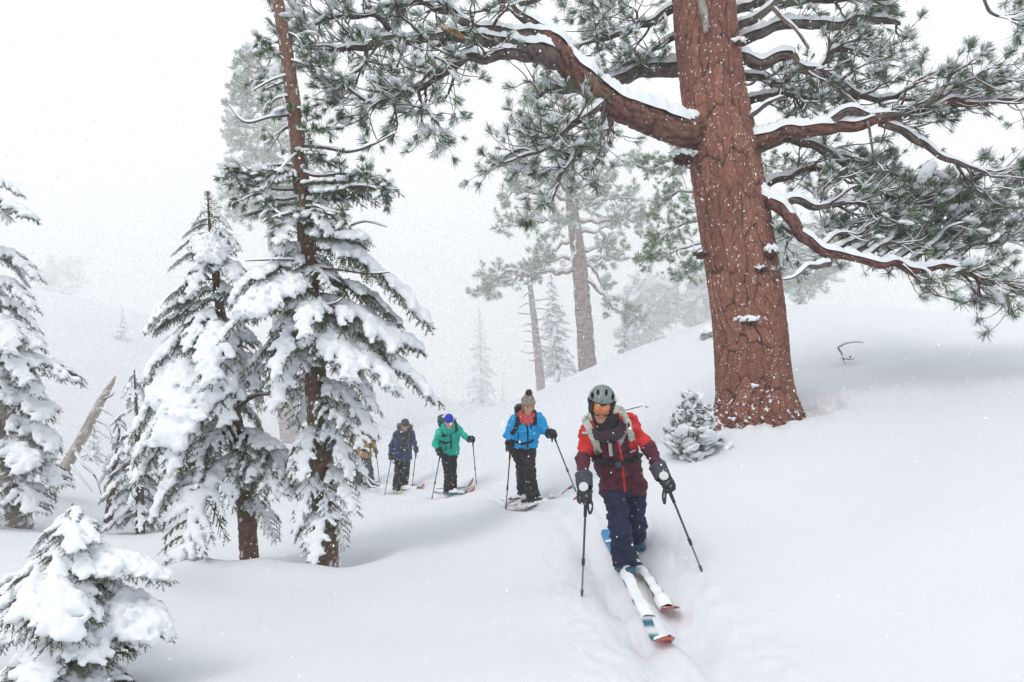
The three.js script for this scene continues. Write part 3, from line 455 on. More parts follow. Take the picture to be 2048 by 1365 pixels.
const bigBark = (r0) => (k, a, p) => {
  const h = p.y * 1.0, ca = Math.cos(a), sa = Math.sin(a), wu = 0.07 * n3(ca * 1.4, h * 1.1, sa * 1.4) + 0.03 * n3(ca * 4, h * 4, sa * 4), wv = 0.08 * n3(ca * 2 + 9, h * 2, sa * 2);
  const u = (a / (2 * Math.PI)) * 20, [e, id] = plates(u + wu * 4, (h + wv) / 0.5, 1, 1, 20, 3), [e2, id2] = plates(u * 2.5 + wu * 9, (h + wv * 0.6) / 0.15, 1, 1, 50, 5), soft = 0.55 + 0.45 * n3(ca * 3 + 40, h * 2.2, sa * 3);
  const f1 = 1 - (1 - sstep(e + 0.05 * n3(ca * 30, h * 26, sa * 30), 0.0, 0.17)) * clamp(soft + 0.25, 0, 1), f2 = sstep(e2, 0.0, 0.22), fine = n3(ca * 22, h * 22, sa * 22), grainy = n3(ca * 48, h * 40, sa * 48), mid = n3(ca * 5, h * 3, sa * 5);
  const lift = 0.966 + 0.024 * f1 + 0.01 * f2 * f1 + 0.006 * fine * f1 + 0.004 * grainy;
  let c = mix3([0.18, 0.074, 0.052], [0.37, 0.165, 0.112], clamp(id * 0.7 + 0.3 * mid + 0.12 * fine, 0, 1));
  c = mix3(c, [0.3, 0.15, 0.115], clamp(0.2 * id2 + 0.3 * grainy, 0, 0.6));
  c = mix3(c, [0.11, 0.042, 0.034], clamp(0.85 * (1 - f2) + 0.25 * fine + 0.2 * mid, 0, 0.9)); c = mix3([0.03, 0.019, 0.018], c, sstep(f1, 0.1, 0.7)); c = mix3(c, [0.4, 0.21, 0.155], clamp(0.55 * n3(ca * 34 + 7, h * 60, sa * 34) - 0.1, 0, 0.5)); c = mix3(c, [0.09, 0.036, 0.03], clamp(0.8 * n3(ca * 30 + 17, h * 44, sa * 30) - 0.15, 0, 0.6));
  const base0 = 1 - sstep(p.y, r0 - 0.1, r0 + 0.8), right = clamp(-0.1 + 1.2 * Math.cos(a - 0.35), 0, 1), sn = n3(ca * 5, h * 9, sa * 5) + 0.5 * n3(ca * 13, h * 17, sa * 13);
  if (sn + base0 * (1.1 * right + 0.48) > 1.34 - 0.3 * base0 || grainy + 0.7 * fine + 0.3 * mid > 1.2) return [lift + 0.012, [0.78, 0.8, 0.83]];
  return [lift * (1 + 0.05 * base0 * (mid + 0.4 * fine)), c];
};
{
  const mb = new MB(); tube(mb, btp, btr, 280, bigBark(bigPine.position.y)); const g = mb.geo(), q = bigPine.position; g.translate(-q.x, -q.y, -q.z);
  const trunk = part('trunk', g, M.bark, bigPine);
  // knots and the snow that lies on them
  const knot = (px, py, s, cap) => {
    const c = P(px, py, 9.5 - 0.405), k = Math.abs(px - 1490) > 60 ? 0.25 : 0; c.z -= k;
    const f = (x, y, z) => Math.hypot((x - c.x) / s, (y - c.y) / (s * 0.75), (z - c.z) / s) * s - s + s * (0.5 * n3(x * 22, y * 22, z * 22) + 0.3 * n3(x * 50, y * 50, z * 50)), [lo, hi] = bounds([c], s * 2);
    const kg = nets(f, lo, hi, 0.012, (x, y, z) => mix3([0.03, 0.02, 0.018], [0.16, 0.08, 0.06], clamp(0.4 + 0.7 * n3(x * 40, y * 40, z * 40), 0, 1))); kg.translate(-q.x, -q.y, -q.z); const m = part('knot', kg, M.bark, bigPine);
    if (cap) { const [w, hgt] = cap, cc = c.clone().add(V(0, s * 0.55, 0.02)), ff = (x, y, z) => Math.hypot((x - cc.x) / w, (y - cc.y) / hgt, (z - cc.z) / (s * 0.9)) * hgt - hgt + 0.02 * n3(x * 15, y * 15, z * 15) + 0.008 * n3(x * 40, y * 40, z * 40), [a, b] = bounds([cc], Math.max(w, hgt) + 0.08), sg = nets(ff, a, b, 0.012); sg.translate(-q.x, -q.y, -q.z); part('snow', sg, M.snow, m, 'stuff'); }
  };
  knot(1500, 645, 0.075, [0.165, 0.04]); knot(1541, 508, 0.085, [0.09, 0.07]); knot(1518, 542, 0.075, [0.05, 0.025]); knot(1411, 503, 0.07, [0.04, 0.02]); knot(1376, 305, 0.1, [0.16, 0.045]); knot(1515, 775, 0.06, [0.13, 0.035]); knot(1562, 790, 0.07, [0.1, 0.05]); knot(1575, 815, 0.06, [0.06, 0.05]); knot(1465, 840, 0.03, [0.05, 0.02]); knot(1478, 85, 0.05, [0.08, 0.03]); knot(1483, 330, 0.04, null);
  const LB = (list, o) => limb(bigPine, ...PL(list), o);
  const red = [[0.045, 0.025, 0.022], [0.14, 0.062, 0.048], [0.22, 0.115, 0.09]];
  // the great left limb and its forks
  LB([[1425, 258, 9.4, 0.22], [1360, 258, 9.25, 0.205], [1290, 236, 9.15, 0.185], [1215, 196, 9.05, 0.17], [1150, 140, 9, 0.165], [1110, 92, 8.95, 0.15], [1085, 62, 8.95, 0.1]], { seed: 201, cols: red, sides: 40, fine: 0.018, subs: 0, wiggle: 0.03, add: 0.022, cover: -0.6, fade: 40 });
  LB([[1112, 118, 8.98, 0.14], [1070, 103, 8.95, 0.125], [1040, 96, 8.9, 0.11], [970, 78, 8.85, 0.085], [913, 77, 8.8, 0.07], [826, 78, 8.7, 0.055], [744, 88, 8.65, 0.042], [662, 104, 8.6, 0.022], [600, 96, 8.55, 0.008]], { seed: 202, sides: 20, subs: 20, from: 0.32, len: 0.62, lift: 0.05, fine: 0.025 });
  LB([[1105, 78, 8.95, 0.1], [1060, 62, 8.9, 0.075], [1000, 62, 8.85, 0.062], [945, 56, 8.8, 0.055], [905, 25, 8.75, 0.05], [870, -15, 8.7, 0.03]], { seed: 203, sides: 16, subs: 11, from: 0.35, len: 0.6, fine: 0.025 });
  LB([[1120, 90, 8.98, 0.1], [1075, 45, 9.05, 0.075], [1035, 22, 9.1, 0.06], [985, -15, 9.15, 0.05], [930, -50, 9.2, 0.03]], { seed: 204, sides: 16, subs: 12, from: 0.3, len: 0.75, lift: 0.0 });
  LB([[1060, 112, 8.95, 0.08], [1010, 108, 8.85, 0.07], [965, 116, 8.8, 0.06], [905, 135, 8.7, 0.05], [850, 168, 8.6, 0.042], [790, 196, 8.5, 0.033], [735, 200, 8.45, 0.022], [690, 178, 8.4, 0.01]], { seed: 205, sides: 16, subs: 24, from: 0.2, len: 0.55, lift: -0.15, fine: 0.025, vary: 0.7 });
  LB([[880, 85, 8.8, 0.04], [858, 110, 8.6, 0.03], [872, 135, 8.5, 0.022], [845, 160, 8.45, 0.015]], { seed: 206, subs: 6, from: 0.2, len: 0.5, lift: -0.3 });
  LB([[735, 92, 8.65, 0.03], [728, 130, 8.5, 0.024], [700, 150, 8.45, 0.018], [645, 162, 8.4, 0.008]], { seed: 207, subs: 8, from: 0.2, len: 0.45, lift: -0.2 });
  LB([[835, 172, 8.6, 0.025], [840, 205, 8.5, 0.02], [858, 228, 8.45, 0.014], [870, 240, 8.4, 0.006]], { seed: 208, subs: 7, from: 0.1, len: 0.35, lift: -0.4, lumps: 0.3 });
  LB([[780, 62, 8.7, 0.035], [755, 35, 8.65, 0.03], [700, 30, 8.6, 0.024], [650, 42, 8.55, 0.016], [615, 60, 8.5, 0.008]], { seed: 209, subs: 12, from: 0.2, len: 0.4, lumps: 0.8, lumpSize: 0.07 });
  LB([[900, 25, 8.8, 0.04], [860, 10, 8.8, 0.03], [800, 12, 8.8, 0.02], [770, 30, 8.75, 0.01]], { seed: 210, subs: 10, from: 0.2, len: 0.45, lumps: 0.8, lumpSize: 0.065 });
  LB([[1000, 20, 9.1, 0.04], [1060, 5, 9.2, 0.03], [1120, -5, 9.3, 0.02], [1165, 0, 9.3, 0.01]], { seed: 211, subs: 5, from: 0.3, len: 0.4 });
  // the dark hanging spray under the great limb
  LB([[1212, 205, 9.0, 0.06], [1165, 235, 8.85, 0.05], [1120, 270, 8.75, 0.036], [1085, 300, 8.65, 0.022], [1010, 322, 8.6, 0.008]], { seed: 212, subs: 17, from: 0.15, len: 0.55, lift: 0.0, lumps: 0.35 });
  LB([[1215, 215, 9.05, 0.05], [1190, 265, 8.95, 0.04], [1150, 300, 8.85, 0.028], [1130, 340, 8.75, 0.02], [1105, 395, 8.7, 0.008]], { seed: 213, subs: 14, from: 0.15, len: 0.5, lift: 0.05, lumps: 0.35 });
  LB([[1215, 212, 9.1, 0.04], [1222, 250, 9.05, 0.03], [1205, 285, 9, 0.02], [1190, 320, 8.95, 0.01]], { seed: 214, subs: 9, from: 0.15, len: 0.4, lift: 0.1, lumps: 0.35 });
  // behind it, the broken limb
  LB([[1400, 150, 9.9, 0.12], [1340, 138, 10, 0.11], [1275, 148, 10, 0.1], [1225, 170, 10, 0.08], [1165, 182, 10, 0.06], [1110, 178, 9.95, 0.05], [1070, 190, 9.9, 0.03]], { seed: 215, sides: 18, subs: 3, from: 0.3, len: 0.4, cols: GREY, fine: 0.022, endTuft: 0, add: 0.032, cover: -0.6 });
  LB([[1380, 15, 9.8, 0.07], [1320, 32, 9.8, 0.055], [1270, 52, 9.75, 0.045], [1220, 78, 9.7, 0.03], [1160, 90, 9.6, 0.012]], { seed: 216, subs: 15, from: 0.15, len: 0.6, lift: 0.1 });
  LB([[1380, 60, 9.9, 0.05], [1330, 85, 9.9, 0.04], [1290, 115, 9.85, 0.03], [1240, 130, 9.8, 0.01]], { seed: 217, subs: 10, from: 0.2, len: 0.4, lift: -0.2 });
  LB([[1385, -20, 9.8, 0.06], [1320, -30, 9.8, 0.05], [1240, -10, 9.75, 0.03], [1200, 15, 9.7, 0.01]], { seed: 218, subs: 10, from: 0.2, len: 0.5, lift: -0.2 });
  // right-hand limbs
  const wind = V(0.55, -0.02, 0.1);
  LB([[1490, 296, 9.4, 0.125], [1530, 278, 9.25, 0.105], [1570, 262, 9.2, 0.095], [1640, 258, 9.1, 0.085], [1700, 248, 9.05, 0.076], [1740, 240, 9, 0.068], [1800, 232, 8.95, 0.052], [1860, 215, 8.9, 0.05], [1950, 200, 8.85, 0.035], [2100, 190, 8.8, 0.012]], { seed: 220, cols: red, sides: 24, subs: 22, from: 0.55, len: 0.75, lift: 0.1, vary: 0.5, wind, fine: 0.022, add: 0.018 });
  LB([[1650, 252, 9.1, 0.06], [1690, 225, 9, 0.052], [1722, 225, 8.95, 0.05], [1760, 232, 8.9, 0.045], [1800, 228, 8.9, 0.03]], { seed: 221, subs: 4, from: 0.6, len: 0.4, wind });
  LB([[1760, 245, 9, 0.05], [1830, 272, 8.9, 0.045], [1880, 308, 8.85, 0.038], [1920, 332, 8.8, 0.03], [1980, 345, 8.75, 0.02], [2070, 345, 8.7, 0.008]], { seed: 222, subs: 14, from: 0.55, len: 0.55, wind, vary: 0.5, lift: 0.05 });
  LB([[1850, 208, 8.9, 0.03], [1890, 185, 8.85, 0.026], [1940, 170, 8.8, 0.02], [2050, 160, 8.75, 0.008]], { seed: 223, subs: 14, from: 0.1, len: 0.5, wind, vary: 0.5, lift: 0.1, lumps: 0.6 });
  LB([[1470, 110, 9.6, 0.09], [1520, 122, 9.5, 0.08], [1580, 112, 9.45, 0.07], [1600, 138, 9.4, 0.06], [1650, 152, 9.4, 0.052], [1690, 178, 9.35, 0.045], [1740, 200, 9.3, 0.036], [1800, 195, 9.3, 0.026], [1840, 200, 9.25, 0.012]], { seed: 224, sides: 16, subs: 14, from: 0.3, len: 0.5, wind: V(0.2, 0, 0) });
  LB([[1630, 145, 9.4, 0.035], [1660, 112, 9.4, 0.03], [1700, 98, 9.35, 0.02], [1740, 110, 9.3, 0.01]], { seed: 225, subs: 18, from: 0.1, len: 0.42, lift: 0.25, vary: 1.0, wind: V(0.25, 0.05, 0), lumps: 0.25 });
  LB([[1470, 95, 9.7, 0.08], [1530, 62, 9.7, 0.07], [1600, 50, 9.7, 0.062], [1690, 46, 9.7, 0.055], [1770, 42, 9.7, 0.045], [1800, 50, 9.7, 0.012]], { seed: 226, subs: 3, from: 0.1, len: 0.3, cols: GREY, sides: 16, endTuft: 0, add: 0.028, fine: 0.022 });
  LB([[1465, 60, 9.6, 0.06], [1520, 30, 9.4, 0.05], [1570, -10, 9.3, 0.04], [1640, -40, 9.2, 0.02]], { seed: 227, subs: 8, from: 0.3, len: 0.5, cols: GREY });
  LB([[1470, 20, 10, 0.07], [1540, 5, 10, 0.06], [1620, 5, 9.9, 0.045], [1700, 0, 9.8, 0.03], [1770, 5, 9.7, 0.01]], { seed: 228, subs: 18, from: 0.15, len: 0.55, wind: V(0.3, 0, 0), lumps: 0.3 });
  LB([[1480, 150, 10, 0.06], [1530, 160, 10.1, 0.05], [1580, 175, 10.1, 0.035], [1640, 190, 10.1, 0.012]], { seed: 229, subs: 16, from: 0.15, len: 0.5, lift: -0.1, lumps: 0.3 });
  LB([[1485, 205, 10, 0.06], [1530, 192, 9.9, 0.05], [1590, 190, 9.8, 0.03], [1640, 200, 9.75, 0.012]], { seed: 230, subs: 14, from: 0.2, len: 0.5, lift: -0.15, lumps: 0.3 });
  LB([[1500, 232, 9.2, 0.035], [1530, 215, 9.1, 0.028], [1570, 195, 9.0, 0.014]], { seed: 231, subs: 0, endTuft: 0, cols: GREY });
  LB([[1510, 300, 10, 0.08], [1580, 275, 10, 0.07], [1640, 295, 9.9, 0.055], [1690, 330, 9.8, 0.045], [1740, 360, 9.7, 0.035], [1800, 400, 9.6, 0.02], [1870, 415, 9.5, 0.008]], { seed: 232, subs: 28, from: 0.25, len: 0.62, wind: V(0.25, -0.05, 0), lift: 0 });
  LB([[1520, 380, 10, 0.06], [1580, 350, 10.1, 0.05], [1640, 345, 10.2, 0.035], [1700, 355, 10.2, 0.012]], { seed: 233, subs: 14, from: 0.25, len: 0.55, tuft: 'frosty' });
  LB([[1510, 390, 9.3, 0.095], [1548, 405, 9.15, 0.085], [1580, 432, 9.05, 0.078], [1620, 482, 9, 0.07], [1660, 508, 8.95, 0.06], [1700, 515, 8.95, 0.05], [1780, 528, 8.9, 0.052], [1850, 536, 8.9, 0.046], [1910, 540, 8.85, 0.04], [1970, 560, 8.8, 0.02], [2060, 575, 8.75, 0.008]], { seed: 234, cols: red, sides: 20, subs: 18, from: 0.58, len: 0.75, lift: -0.1, vary: 0.8, wind: V(0.4, -0.12, 0), fine: 0.022, add: 0.02, lumps: 0.5, lumpSize: 0.05, thin: 1 });
  LB([[1560, 412, 9.2, 0.06], [1600, 400, 9.2, 0.052], [1640, 412, 9.2, 0.045], [1690, 405, 9.2, 0.035], [1750, 418, 9.2, 0.015]], { seed: 235, subs: 14, from: 0.3, len: 0.55, wind: V(0.3, 0, 0), lumps: 0.5 });
  for (let k = 0; k < 9; k++) { const y0 = 505 + 4 * k, x0 = 1630 + k * 32; LB([[x0, y0 - 5, 9 + 0.05 * k, 0.035], [x0 + 40, y0 - 30, 9.2 + 0.15 * (k % 3), 0.028], [x0 + 85, y0 - 55 - 14 * (k % 4), 9.4 + 0.2 * (k % 3), 0.02], [x0 + 130, y0 - 62 - 20 * (k % 4), 9.5 + 0.25 * (k % 3), 0.008]], { seed: 240 + k, subs: 9, from: 0.15, len: 0.5, thin: 0.9, wind: V(0.3, 0.02, 0), tuft: k % 2 ? 'frosty' : 'near', lumps: 0.65, lumpSize: 0.055 }); }
  LB([[1655, 505, 9, 0.05], [1658, 528, 8.95, 0.045], [1640, 536, 8.9, 0.04], [1618, 532, 8.85, 0.03], [1600, 545, 8.8, 0.02], [1565, 556, 8.75, 0.006]], { seed: 260, subs: 0, endTuft: 0, cols: GREY });
  LB([[1560, 450, 9.3, 0.025], [1585, 470, 9.3, 0.02], [1575, 495, 9.25, 0.014], [1590, 505, 9.2, 0.006]], { seed: 261, subs: 4, from: 0.3, len: 0.3, cols: GREY });
  LB([[1735, 240, 8.95, 0.022], [1742, 275, 8.9, 0.016], [1752, 310, 8.85, 0.012], [1770, 340, 8.8, 0.005]], { seed: 262, subs: 0, endTuft: 0, cols: GREY });
  LB([[1545, 15, 9.3, 0.028], [1575, 45, 9.25, 0.022], [1612, 95, 9.2, 0.02]], { seed: 263, subs: 0, endTuft: 0, cols: [[0.1, 0.06, 0.05], [0.28, 0.2, 0.17], [0.36, 0.28, 0.24]] });
  LB([[1655, 158, 9.3, 0.02], [1690, 195, 9.25, 0.022], [1740, 230, 9.2, 0.02]], { seed: 264, subs: 0, endTuft: 0, cols: [[0.1, 0.07, 0.05], [0.26, 0.2, 0.16], [0.34, 0.28, 0.23]] });
  LB([[1360, -200, 9.2, 0.1], [1560, -200, 8.4, 0.08], [1800, -120, 8, 0.05], [1960, -25, 7.9, 0.02], [1985, 30, 7.9, 0.012], [2040, 45, 7.9, 0.005]], { seed: 265, subs: 9, from: 0.82, len: 0.35, wind: V(0.4, -0.1, 0) });
  // a snapped-off stub, its fresh wood showing
  LB([[885, 55, 8.6, 0.035], [905, 63, 8.55, 0.035], [925, 72, 8.6, 0.03]], { seed: 266, subs: 0, endTuft: 0, snow: 0, cols: [[0.3, 0.12, 0.04], [0.5, 0.24, 0.09], [0.55, 0.3, 0.14]] });
  LB([[1398, -20, 9.05, 0.04], [1406, 30, 9.03, 0.05], [1414, 68, 9.05, 0.03]], { seed: 267, subs: 0, endTuft: 0, cols: [[0.15, 0.14, 0.13], [0.32, 0.3, 0.28], [0.42, 0.4, 0.38]] });
}
// ---------- sparse upper branches of the tall fir ----------
{
  const t = scene.children.find((c) => c.userData.label?.startsWith('tall snow-laden fir')), d = 8, FB = (list, o) => limb(t, ...PL(list), { thin: 1, tuft: 'fir', tuftSize: 1, lumps: 0.9, lumpSize: 0.034, len: 0.2, twigs: 3, twigLen: 0.11, subR: 0.008, fine: 0.03, sides: 8, lift: 0, vary: 0.5, extra: 0.5, add: 0.01, curl: -0.1, twigCurl: -0.1, wiggle: 0.03, ...o });
  [[[[592, 262, 8, 0.018], [615, 262, 7.8, 0.012], [642, 256, 7.7, 0.004]], 7], [[[590, 252, 8, 0.018], [565, 258, 8.1, 0.012], [545, 268, 8.1, 0.004]], 6], [[[582, 160, 8, 0.014], [555, 168, 8.1, 0.009], [530, 176, 8.1, 0.003]], 6], [[[578, 120, 8, 0.014], [598, 128, 7.9, 0.009], [618, 138, 7.9, 0.003]], 5], [[[570, 80, 8, 0.014], [545, 84, 8, 0.009], [520, 82, 8, 0.003]], 6], [[[566, 62, 8, 0.012], [590, 72, 8, 0.007], [605, 84, 8, 0.003]], 5],
   [[[600, 345, 8, 0.02], [650, 350, 7.8, 0.015], [700, 345, 7.75, 0.01], [745, 362, 7.7, 0.004]], 14], [[[605, 372, 8, 0.02], [660, 378, 7.7, 0.015], [720, 372, 7.6, 0.01], [775, 388, 7.5, 0.004]], 15], [[[598, 350, 8, 0.02], [550, 350, 7.8, 0.014], [505, 345, 7.7, 0.009], [462, 348, 7.7, 0.004]], 14], [[[604, 395, 8, 0.02], [560, 398, 7.8, 0.014], [520, 392, 7.7, 0.009], [480, 402, 7.7, 0.004]], 13], [[[600, 330, 8.1, 0.016], [640, 322, 8.3, 0.012], [672, 332, 8.4, 0.004]], 8], [[[610, 415, 7.95, 0.02], [650, 418, 7.6, 0.014], [690, 440, 7.5, 0.005]], 10], [[[610, 420, 7.95, 0.02], [575, 425, 7.6, 0.014], [540, 440, 7.5, 0.005]], 10], [[[594, 300, 8, 0.014], [620, 306, 7.8, 0.01], [640, 318, 7.75, 0.004]], 6], [[[588, 215, 8, 0.014], [610, 222, 7.9, 0.009], [630, 235, 7.9, 0.003]], 5], [[[584, 190, 8, 0.014], [560, 198, 7.9, 0.009], [542, 212, 7.9, 0.003]], 5]].forEach(([l, n], i) => FB(l, { seed: 700 + i, subs: Math.round(n * 0.4), from: i > 5 && i < 10 ? 0.35 : 0.2 }));
}
// ---------- trees farther off in the falling snow ----------
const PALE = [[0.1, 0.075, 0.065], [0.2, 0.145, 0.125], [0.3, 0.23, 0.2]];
function pineTrunk(t, list, seed, cols, plaster, sides = 14) {
  const pts = list.map((q) => P(q[0], q[1], q[2])), L = pts[0].distanceTo(pts[pts.length - 1]), [p, r] = resample(pts, list.map((q) => q[3]), Math.ceil(L / 0.06)), mb = new MB(); p.unshift(p[0].clone().add(V(0, -0.8, 0))); r.unshift(r[0] * 1.15);
  tube(mb, p, r, sides, barkFn(seed, cols, plaster, 0.45)); const g = mb.geo(), o = t.position; g.translate(-o.x, -o.y, -o.z); return part('trunk', g, M.bark, t);
}
function farPine(o) { // o.limbs: [[px, py] ...] at depth o.d, radius from o.lr
  const d = o.d, r = rngOf(o.seed), k = d / 30, t = base('pine_tree', P(o.trunk[0][0], o.trunk[0][1], d), o.label, 'tree', o.group);
  pineTrunk(t, o.trunk.map((q) => [q[0], q[1], d, q[2]]), o.seed, o.cols || PALE, o.plaster ?? 0.3);
  o.limbs.forEach((L, i) => {
    const dz = (L.dz ?? (r() - 0.5) * 2.2) * k, n = L.pts.length, R = (L.r ?? 0.075) * k;
    limb(t, L.pts.map((q, j) => P(q[0], q[1], d + dz * j / (n - 1))), L.pts.map((_, j) => R * (1 - 0.85 * j / (n - 1))), { seed: o.seed * 50 + i, cols: o.cols || PALE, lod: true, sides: 6, fine: 0.12, subs: L.subs ?? 9, from: L.from ?? (o.from ?? 0.3), len: (L.len ?? (o.len ?? 0.85)) * k, twigs: 3, twigLen: 0.4 * k, subR: 0.025 * k, tuft: 'far', tuftSize: k * (o.ts ?? 1), lumps: 0.5, lumpSize: 0.11 * k, add: 0.04 * k, wiggle: 0.15 * k, lift: L.lift ?? 0.12, vary: o.flat ?? 0.6, extra: 0.7, tuftLift: 0.15, endTuft: L.subs === 0 ? 0 : 1 });
  });
  return t;
}
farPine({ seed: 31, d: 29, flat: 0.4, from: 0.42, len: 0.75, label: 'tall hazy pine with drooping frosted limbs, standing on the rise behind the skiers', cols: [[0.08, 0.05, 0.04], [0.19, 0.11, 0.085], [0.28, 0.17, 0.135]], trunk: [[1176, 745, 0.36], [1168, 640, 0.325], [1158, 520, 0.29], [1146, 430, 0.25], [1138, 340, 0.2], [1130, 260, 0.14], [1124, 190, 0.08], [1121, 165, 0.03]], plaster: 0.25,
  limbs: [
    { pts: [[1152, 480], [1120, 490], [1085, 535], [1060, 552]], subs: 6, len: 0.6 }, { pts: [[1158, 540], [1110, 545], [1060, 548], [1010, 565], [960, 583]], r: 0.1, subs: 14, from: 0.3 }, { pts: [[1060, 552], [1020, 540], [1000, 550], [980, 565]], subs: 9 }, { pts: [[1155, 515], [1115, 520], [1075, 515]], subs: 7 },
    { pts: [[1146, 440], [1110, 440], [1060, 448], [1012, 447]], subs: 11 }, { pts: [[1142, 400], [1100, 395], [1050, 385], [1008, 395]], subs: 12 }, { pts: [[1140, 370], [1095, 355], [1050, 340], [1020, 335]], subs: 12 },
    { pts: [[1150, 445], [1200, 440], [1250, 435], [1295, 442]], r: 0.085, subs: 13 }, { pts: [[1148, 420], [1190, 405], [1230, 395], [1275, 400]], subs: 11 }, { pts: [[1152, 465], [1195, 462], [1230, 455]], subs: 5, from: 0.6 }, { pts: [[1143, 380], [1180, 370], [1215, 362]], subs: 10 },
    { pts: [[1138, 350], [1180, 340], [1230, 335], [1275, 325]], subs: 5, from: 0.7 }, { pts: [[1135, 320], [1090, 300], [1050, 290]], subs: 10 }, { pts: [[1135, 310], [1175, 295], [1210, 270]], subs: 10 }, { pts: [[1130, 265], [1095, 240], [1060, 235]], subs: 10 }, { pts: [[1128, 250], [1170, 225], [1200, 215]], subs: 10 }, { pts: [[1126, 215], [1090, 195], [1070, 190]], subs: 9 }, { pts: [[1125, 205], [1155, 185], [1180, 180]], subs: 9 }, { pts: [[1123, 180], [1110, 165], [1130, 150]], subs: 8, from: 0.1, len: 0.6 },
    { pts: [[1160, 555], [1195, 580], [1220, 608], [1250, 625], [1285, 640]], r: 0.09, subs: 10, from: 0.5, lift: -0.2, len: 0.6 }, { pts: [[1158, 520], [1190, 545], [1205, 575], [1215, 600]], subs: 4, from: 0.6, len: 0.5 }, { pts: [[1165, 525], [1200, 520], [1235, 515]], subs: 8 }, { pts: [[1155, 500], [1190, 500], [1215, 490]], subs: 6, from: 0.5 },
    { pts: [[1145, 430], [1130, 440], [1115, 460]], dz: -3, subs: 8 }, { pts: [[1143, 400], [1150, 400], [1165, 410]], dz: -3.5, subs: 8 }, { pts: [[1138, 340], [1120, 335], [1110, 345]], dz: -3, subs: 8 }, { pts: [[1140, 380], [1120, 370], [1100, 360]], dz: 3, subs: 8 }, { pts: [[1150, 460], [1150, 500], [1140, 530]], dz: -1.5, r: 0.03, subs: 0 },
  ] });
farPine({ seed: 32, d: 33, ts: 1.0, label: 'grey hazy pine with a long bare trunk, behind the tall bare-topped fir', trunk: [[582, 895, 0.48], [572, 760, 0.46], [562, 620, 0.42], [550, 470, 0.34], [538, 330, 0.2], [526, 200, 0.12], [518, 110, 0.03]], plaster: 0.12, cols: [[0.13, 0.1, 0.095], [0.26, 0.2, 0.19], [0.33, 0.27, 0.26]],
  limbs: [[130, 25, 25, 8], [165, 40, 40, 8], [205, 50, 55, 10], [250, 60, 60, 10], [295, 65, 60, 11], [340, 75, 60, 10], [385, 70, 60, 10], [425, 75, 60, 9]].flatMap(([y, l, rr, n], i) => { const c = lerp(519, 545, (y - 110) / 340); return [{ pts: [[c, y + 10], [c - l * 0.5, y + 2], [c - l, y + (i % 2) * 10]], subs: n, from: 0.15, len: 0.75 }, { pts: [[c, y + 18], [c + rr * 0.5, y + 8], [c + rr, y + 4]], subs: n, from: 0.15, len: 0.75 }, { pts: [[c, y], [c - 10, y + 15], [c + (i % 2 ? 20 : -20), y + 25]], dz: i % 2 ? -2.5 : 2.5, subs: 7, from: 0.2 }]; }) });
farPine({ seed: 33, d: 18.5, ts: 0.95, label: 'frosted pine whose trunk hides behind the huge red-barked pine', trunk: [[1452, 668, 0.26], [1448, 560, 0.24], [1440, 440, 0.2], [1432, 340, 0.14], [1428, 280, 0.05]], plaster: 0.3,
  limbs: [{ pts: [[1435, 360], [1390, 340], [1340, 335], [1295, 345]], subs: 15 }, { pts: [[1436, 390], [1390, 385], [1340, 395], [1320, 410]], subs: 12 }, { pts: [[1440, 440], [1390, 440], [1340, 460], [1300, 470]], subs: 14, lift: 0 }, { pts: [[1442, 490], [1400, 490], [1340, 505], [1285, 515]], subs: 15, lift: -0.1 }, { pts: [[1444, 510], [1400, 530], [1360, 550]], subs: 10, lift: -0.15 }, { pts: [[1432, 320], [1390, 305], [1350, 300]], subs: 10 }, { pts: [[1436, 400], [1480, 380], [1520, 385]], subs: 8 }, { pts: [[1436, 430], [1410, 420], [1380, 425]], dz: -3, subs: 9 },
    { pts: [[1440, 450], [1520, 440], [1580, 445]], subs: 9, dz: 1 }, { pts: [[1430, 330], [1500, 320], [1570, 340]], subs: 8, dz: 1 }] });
// round hazy pines on the skyline
const roundPine = (x, y, top, w, d, seed, label, lean = 0) => { const H = y - top, c = (f) => x + lean * f, limbs = [], LN = Math.min(0.8, 0.6 * w * d / F / (d / 30)); const n = Math.max(6, Math.round(H / 11)); for (let i = 0; i < n; i++) { const f = 0.28 + 0.7 * i / n, e = w * Math.sin(Math.PI * Math.min(1, (1.02 - f) * 1.25 + 0.12)) ** 0.7, yy = y - H * f; limbs.push({ pts: [[c(f), yy + 4], [c(f) - e * 0.5, yy - 2], [c(f) - e, yy + 3]], subs: 4, from: 0.3, len: LN }, { pts: [[c(f), yy + 1], [c(f) + e * 0.5, yy - 4], [c(f) + e, yy]], subs: 4, from: 0.3, len: LN }); } const R = H / F * d * 0.022; return farPine({ seed, d, ts: 0.9, label, trunk: [[x, y, R * 1.3], [c(0.5), y - H * 0.5, R], [c(1), top, R * 0.3]], limbs }); };
roundPine(1309, 690, 560, 42, 50, 41, 'faint round pine on the rise, midway between the hazy pine and the red trunk');
roundPine(1392, 672, 545, 38, 50, 42, 'faint pine on the rise, touching the left side of the red trunk');
roundPine(1275, 700, 655, 22, 50, 43, 'low faint pine bush at the foot of the round skyline pine');
roundPine(1600, 640, 440, 75, 34, 44, 'pale frosted pine behind the mound, right of the red trunk');
roundPine(124, 590, 533, 20, 62, 45, 'tiny faint pine high on the far left slope', 2);
